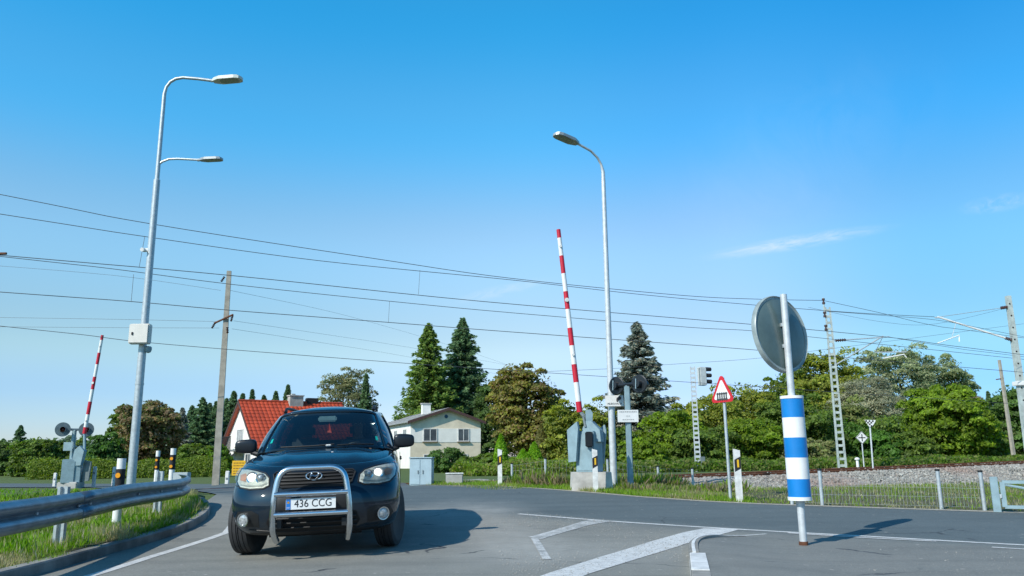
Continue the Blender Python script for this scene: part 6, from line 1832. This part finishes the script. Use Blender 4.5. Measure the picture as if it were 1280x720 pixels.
# oval badge with slanted H
lc = proj(0, .862, .035); ML_ = MT(lc, aim((0, -1, .12)))
el = [ML_ @ Vector((.085*math.cos(a), .043*math.sin(a), 0)) for a in np.linspace(0, 2*PI, 33)]
bd = MB().tube(el, .0065, 6, False).build('badge', chrome, CAR, True)
up_ = (ML_.to_3x3() @ Vector((0, 1, 0))); sgn = 1 if up_.z > 0 else -1
xax = (ML_.to_3x3() @ Vector((1, 0, 0))); sx_ = 1 if xax.x > 0 else -1
def LP(a, b): return ML_ @ Vector((a*sx_, b*sgn, .002))
for pts_, r in (([(-.052, -.030), (-.022, .034)], .008), ([(.022, -.034), (.052, .030)], .008), ([(-.042, -.008), (-.012, .006), (.012, -.006), (.042, .008)], .007)):
    MB().tube([LP(a, b) for a, b in pts_], r, 6).build('badge_letter', chrome, bd, True)
# lower intake, side vents
li = patch('lower_intake', [(-.44, .30), (.44, .30), (.50, .40), (.46, .50), (-.46, .50), (-.50, .40)], .003, void, CAR, .03, False)
for z in (.35, .40, .45):
    q = [proj(x, z, .012) for x in np.linspace(-.46, .46, 13)]; MB().tube(q, .009, 5).build('slat', trim, li, True)
pr_ = patch('plate_recess', [(-.40, .535), (.40, .535), (.38, .70), (-.38, .70)], .002, trim, CAR, .04, False)
for s in (-1, 1):
    Fp = [(.58, .36), (.82, .38), (.86, .45), (.82, .53), (.66, .54), (.58, .50)]
    fo = patch('fog_pocket', Fp if s > 0 else mir(Fp), .003, trim, CAR, .03, False)
    c = proj(s*.735, .455, .030); M = MT(c, aim((s*.50, -1, -.08)))
    MB().lathe([(.072, -.02), (.072, .012), (.060, .010), (.058, -.004)], 24, M).build('ring', alu, fo, True, 40)
    MB().lathe([(.0, .016), (.03, .013), (.058, .0), (.058, -.02)], 20, M).build('fog_lamp', M_('fog_glass', (.55, .57, .57), .15, .3, .5, 60), fo, True, 60)
    strip_on('bumper_seam', [(s*.50, .80), (s*.62, .772), (s*.80, .775), (s*.90, .80)], .0035, .0, trim, CAR)
strip_on('skid_edge', [(-.70, .335), (-.3, .30), (.3, .30), (.70, .335)], .006, .002, trim, CAR)
# number plate
pc = proj(0, .615, 0); pc = Vector((-.005, -2.452, .607)); MP = Matrix.Translation(pc) @ RX(-.06).to_4x4() @ FR
pl_ = MB().prism([(-.26, -.056), (.26, -.056), (.26, .056), (-.26, .056)], -.006, .0, MP).build('number_plate', M_('plate_white', (.72, .73, .72), .35, 0, .06, 20), CAR)
MB().prism([(-.257, -.053), (-.212, -.053), (-.212, .053), (-.257, .053)], .001, .003, MP).build('country_band', M_('plate_blue', (.01, .16, .52), .35), pl_)
sign_text('436 CCG', .112, MP @ Matrix.Translation((.024, .0, .0015)), M_('plate_ink', (.012, .012, .014), .5), pl_, 'lettering', .0, .001, .90)
sign_text('EST', .020, MP @ Matrix.Translation((-.234, -.036, .0035)), white, pl_, 'country_code', 0, .0005)
MB().lathe([(.012, .003), (.012, .004), (.0095, .004), (.0095, .003)], 14, MP @ Matrix.Translation((-.234, .018, .0))).build('star_ring', yellow, pl_)
MB().box((0, -2.38, .605), (.44, .13, .07)).build('plate_bracket', trim, CAR)
# bull bar
def rounded(path, r=.12, n=6):
    out = [path[0]]
    for a, b, c in zip(path, path[1:], path[2:]):
        a, b, c = Vector(a), Vector(b), Vector(c); d1 = (a-b).normalized(); d2 = (c-b).normalized(); rr = min(r, (a-b).length*.45, (c-b).length*.45)
        p = b+d1*rr; q = b+d2*rr
        for k in range(n+1): t_ = k/n; out.append(p.lerp(b, t_).lerp(b.lerp(q, t_), t_))
    out.append(path[-1]); return [Vector(o) for o in out]
bb = thing('bull_bar', None, None); bb.parent = CAR
YB = -2.44
hoop = rounded([(-.375, YB+.13, .22), (-.40, YB+.0, .32), (-.40, YB-.02, .62), (-.335, YB+.03, .978), (.335, YB+.03, .978), (.40, YB-.02, .62), (.40, YB, .32), (.375, YB+.13, .22)], .15, 7)
MB().tube(hoop, .033, 14).build('hoop', alu, bb, True)
for z in (.712, .503): MB().tube([(-.385, YB-.022, z), (.385, YB-.022, z)], .028, 12).build('cross_tube', alu, bb, True)
for s in (-1, 1): MB().box((s*.34, -2.27, .40), (.05, .30, .08)).build('mount', trim, bb)
bpy.data.objects.remove(bb) if False else None
# wipers
for pts_ in ([(-.50, -1.19, 1.188), (-.10, -1.215, 1.192), (.14, -1.19, 1.205)], [(.18, -1.215, 1.192), (.40, -1.18, 1.195), (.62, -1.08, 1.185)]):
    MB().tube([Vector(p)+Vector((0, -.03, .012)) for p in pts_], .009, 5).build('wiper', trim, CAR, True)
# interior
MB().box((0, .35, .42), (1.5, 2.9, .10)).build('floor', interior, CAR)
MB().add([(-.74, -1.10, 1.12), (.74, -1.10, 1.12), (.74, -.70, 1.08), (-.74, -.70, 1.08), (-.74, -.62, .85), (.74, -.62, .85)], [(0, 1, 2, 3), (3, 2, 5, 4)]).build('dashboard', interior, CAR)
for s in (-1, 1):
    st = MB().box((s*.37, -.05, .68), (.50, .52, .16), None, .05).box((s*.37, .27, 1.00), (.48, .14, .62), RX(-.2), .06).build('seat', seatm, CAR, True, 60)
    MB().box((s*.37, .33, 1.40), (.26, .10, .18), RX(-.15), .04).build('headrest', seatm, st, True, 60)
MB().box((0, 1.15, 1.0), (1.2, .16, .55), RX(-.2), .05).build('rear_seat', seatm, CAR, True, 60)
sw = MT((.37, -.52, 1.06), RX(math.radians(-62)))
MB().tube([sw @ Vector((.185*math.cos(a), .185*math.sin(a), 0)) for a in np.linspace(0, 2*PI, 29)], .015, 7, False).build('steering_wheel', trim, CAR, True)
MB().tube([sw @ Vector((0, 0, 0)), sw @ Vector((0, 0, -.25))], [.06, .03], 10).tube([sw @ Vector((-.18, 0, 0)), sw @ Vector((.18, 0, 0))], .018, 6).build('steering_column', trim, CAR, True)
MB().box((0, -.52, 1.545), (.24, .02, .07), None, .015).build('rear_view_mirror', M_('mirror_back_grey', (.30, .42, .45), .3), CAR)
for s, z, x in ((-1, .20, 3.35), (1, .18, 3.3)):
    q = [gp_(s*a, b)+Vector((0, -.004, .002)) for a, b in ((x, z), (x-.28*1, z), (x-.28, z+.10), (x, z+.10))]
    mbs = MB(); c = sum(q, Vector())/4; 
    mbs.quad(*q); mbs.build('sticker', M_('teal_sticker', (.01, .40, .32), .3), wso)
q = gp_(.35, .02)+Vector((0, -.02, .02)); MB().box(q, (.07, .03, .02), None, .008).build('washer_label', white, CAR)
pn = Vector((.02, -.50, 1.50)); o = MB().add([pn, pn+Vector((-.03, 0, -.13)), pn+Vector((.035, -.01, -.14)), pn+Vector((0, .012, -.1))], [(0, 1, 3), (0, 3, 2), (1, 2, 3)]).build('glowing_pennant', M_('pennant_red_glow', (.50, .04, .008), .6, em=(1, .1, .01), ems=.05), CAR)  # red-orange glow behind the glass, put in as colour and weak emission
# bonnet washer chip
MB().lathe([(.0, .006), (.012, .004), (.016, 0)], 10, Matrix.Translation((.16, -1.72, 1.127))).build('washer_nozzle', white, hood, True)
# door handles, seams, tail lamps
for s in (-1, 1):
    for y in (.0, .95): MB().box((s*.955, y, .98), (.035, .17, .03), None, .01).build('door_handle', trim, CAR)
    for y in (-.83, .10, 1.02): 
        MB().box((s*.9445, y, .72), (.006, .008, .68)).build('door_seam', trim, CAR)
    MB().box((s*.80, 2.20, 1.02), (.16, .12, .34), RZ(-s*.35), .03).build('tail_lamp', M_('tail_red', (.35, .01, .01), .2), CAR, True)
    MB().box((s*.945, -.07, .42), (.02, 1.9, .12), None, .008).build('side_strip', trim, CAR)
# wheels
tyre = M_('tyre_rubber', (.035, .036, .038), .75, 0, .3, 18, bs=.15)
tyres = M_('tyre_side', (.022, .022, .024), .7, 0, .3, 12)
rimm = M_('alloy_rim', (.42, .43, .44), .3, .8, .15, 10)
def wheel(cx, cy, s, steer):
    w = bpy.data.objects.new('wheel', None); COL.objects.link(w); w.parent = CAR; w.location = (cx, cy, .368); w.rotation_euler = (0, 0, steer)
    Mx = RY(PI/2*s).to_4x4()
    R_, hw = .368, .118
    pr = [(.235, -hw*.80), (.29, -hw*.98), (.335, -hw*.97), (.357, -hw*.84)]
    # tread with grooves
    xs_ = [-.84, -.52, -.50, -.46, -.44, -.14, -.12, -.06, -.04, .04, .06, .12, .14, .44, .46, .50, .52, .84]
    gv = [0, 0, 1, 1, 0, 0, 1, 1, 0, 0, 1, 1, 0, 0, 1, 1, 0, 0]
    for x, g in zip(xs_, gv): pr.append((R_-(.011 if g else 0)-.010*abs(x)**3, hw*x))
    pr += [(.357, hw*.84), (.335, hw*.97), (.29, hw*.98), (.235, hw*.80)]
    MB().lathe(pr, 56, Mx).build('tyre', tyre, w, True, 35)
    o = MB().lathe([(.236, -hw*.78), (.228, -hw*.7), (.218, hw*.2), (.222, hw*.74), (.240, hw*.80), (.236, hw*.7)], 40, Mx).build('rim', rimm, w, True, 40)
    mb = MB(); mb.lathe([(.0, hw*.52), (.05, hw*.52), (.065, hw*.35), (.05, hw*.1), (0, hw*.1)], 18, Mx)
    for k in range(5):
        a = k*2*PI/5
        for e_ in (-.16, .16):
            mb.tube([Mx @ Vector((.05*math.cos(a+e_*.5), .05*math.sin(a+e_*.5), hw*.38)), Mx @ Vector((.225*math.cos(a+e_), .225*math.sin(a+e_), hw*.55))], [.022, .018], 6)
    mb.build('spokes', rimm, w, True, 40)
    MB().lathe([(.0, -.02), (.17, -.02), (.17, .0), (0, .0)], 30, Mx).build('brake_disc', M_('brake_steel', (.2, .2, .2), .4, .8), w, True)
    return w
ST = math.radians(-13)
for s in (-1, 1): wheel(s*.81, CY0, s, ST); wheel(s*.81, 1.28, s, 0)
MB().tube([(-.7, CY0, .30), (.7, CY0, .30)], .05, 8).box((0, -1.3, .27), (1.0, 1.4, .08)).build('underbody', void, CAR)

# ------------------------------------------------------------------ driver
def skin_body(name, verts, edges, radii, mat, parent, root=0, lv=1):
    me = bpy.data.meshes.new(name); me.from_pydata([tuple(v) for v in verts], edges, []); me.update()
    o = bpy.data.objects.new(name, me); COL.objects.link(o)
    md = o.modifiers.new('skin', 'SKIN'); 
    sk = me.skin_vertices[0] if me.skin_vertices else None
    if sk is None:
        bpy.context.view_layer.objects.active = o
    for i, r in enumerate(radii):
        me.skin_vertices[0].data[i].radius = (r, r) if not isinstance(r, tuple) else r
    me.skin_vertices[0].data[root].use_root = True
    md.use_smooth_shade = True
    m2 = o.modifiers.new('sub', 'SUBSURF'); m2.levels = lv; m2.render_levels = lv
    dg = bpy.context.evaluated_depsgraph_get(); dg.update()
    nm = bpy.data.meshes.new_from_object(o.evaluated_get(dg)); nm.name = name
    bpy.data.objects.remove(o)
    nm.materials.clear()
    return mesh_obj(name, nm, mat, parent, True)
DR = thing('person', 'driver in grey jacket holding the steering wheel, dim behind the windscreen', 'person')
DR.matrix_world = Matrix.Translation(CAR.location) @ Rm.to_4x4() @ Matrix.Translation((.37, .08, .76))
DR.location, DR.rotation_euler = DR.matrix_world.to_translation(), DR.matrix_world.to_euler()
skinm = M_('skin', (.42, .26, .19), .55, 0, .1, 20); clothm = M_('grey_jacket', (.25, .26, .28), .9); hairm = M_('short_hair', (.07, .05, .035), .8)
V = []; E = []; R_ = []
def av(p, r, par=None):
    V.append(p); R_.append(r); 
    if par is not None: E.append((par, len(V)-1))
    return len(V)-1
pel = av((0, .02, .05), (.15, .12)); sp = av((0, .06, .22), (.14, .11), pel); ch = av((0, .09, .40), (.165, .12), sp); nb_ = av((0, .09, .52), (.075, .07), ch)
nk = av((0, .075, .585), .052, nb_); hd0 = av((0, .055, .645), (.062, .075), nk); hd1 = av((0, .05, .71), (.075, .092), hd0); hd2 = av((0, .055, .775), (.066, .078), hd1)
for s in (-1, 1):
    sh_ = av((s*.185, .08, .455), .062, ch); el_ = av((s*.25, -.12, .27), .045, sh_); wr2 = av((s*.19, -.44, .33), .028, el_); pm_ = av((s*.175, -.53, .35), (.034, .02), wr2)
    for k, (dx_, L1) in enumerate(((-.026, .040), (-.009, .046), (.009, .043), (.026, .034))):
        f1 = av((s*.172+dx_, -.565, .372+.002*k), .0095, pm_); f2 = av((s*.172+dx_, -.60, .362), .009, f1); f3 = av((s*.172+dx_, -.60+.012, .362-L1*.6), .0085, f2)
    t1 = av((s*.150, -.55, .335), .011, pm_); t2_ = av((s*.135, -.585, .340), .0095, t1)
    hp = av((s*.10, -.02, .03), .10, pel); kn = av((s*.15, -.44, .08), .07, hp); an_ = av((s*.15, -.66, -.22), .045, kn); ft = av((s*.15, -.78, -.25), .035, an_)
bodyp = skin_body('body', V, E, R_, skinm, DR, pel, 1)
# jacket follows the torso and arms
V = []; E = []; R_ = []
pel = av((0, .02, .03), (.165, .135)); sp = av((0, .06, .22), (.155, .125), pel); ch = av((0, .09, .40), (.18, .135), sp); nb_ = av((0, .09, .50), (.09, .085), ch)
for s in (-1, 1):
    sh_ = av((s*.185, .08, .455), .074, ch); el_ = av((s*.25, -.12, .27), .056, sh_); wr2 = av((s*.20, -.40, .322), .042, el_)
skin_body('jacket', V, E, R_, clothm, bodyp, 0, 1)
# trousers
V = []; E = []; R_ = []
pel = av((0, .02, .04), (.168, .14))
for s in (-1, 1): hp = av((s*.10, -.02, .03), .112, pel); kn = av((s*.15, -.44, .08), .082, hp); an_ = av((s*.15, -.64, -.19), .058, kn)
skin_body('trousers', V, E, R_, M_('dark_trousers', (.03, .035, .05), .9), bodyp, 0, 1)
MB().lathe([(.0, .105), (.04, .098), (.072, .06), (.084, .0), (.078, -.03)], 18, Matrix.Translation((0, .068, .755)) @ Matrix.Diagonal((.95, 1.1, 1, 1))).build('hair', hairm, bodyp, True)
for s in (-1, 1):
    MB().lathe([(.0, -.010), (.010, -.004), (.010, .004), (0, .010)], 8, Matrix.Translation((s*.030, -.036, .725))).build('eye', white, bodyp, True)
    MB().box((s*.080, .06, .715), (.016, .035, .055), None, .007).build('ear', skinm, bodyp, True)
MB().add([(0, -.045, .735), (-.013, -.045, .695), (.013, -.045, .695), (0, -.068, .698)], [(0, 1, 3), (0, 3, 2), (1, 2, 3)]).build('nose', skinm, bodyp)
MB().box((0, -.044, .672), (.045, .01, .008)).build('mouth', M_('lips', (.35, .12, .10), .5), bodyp)
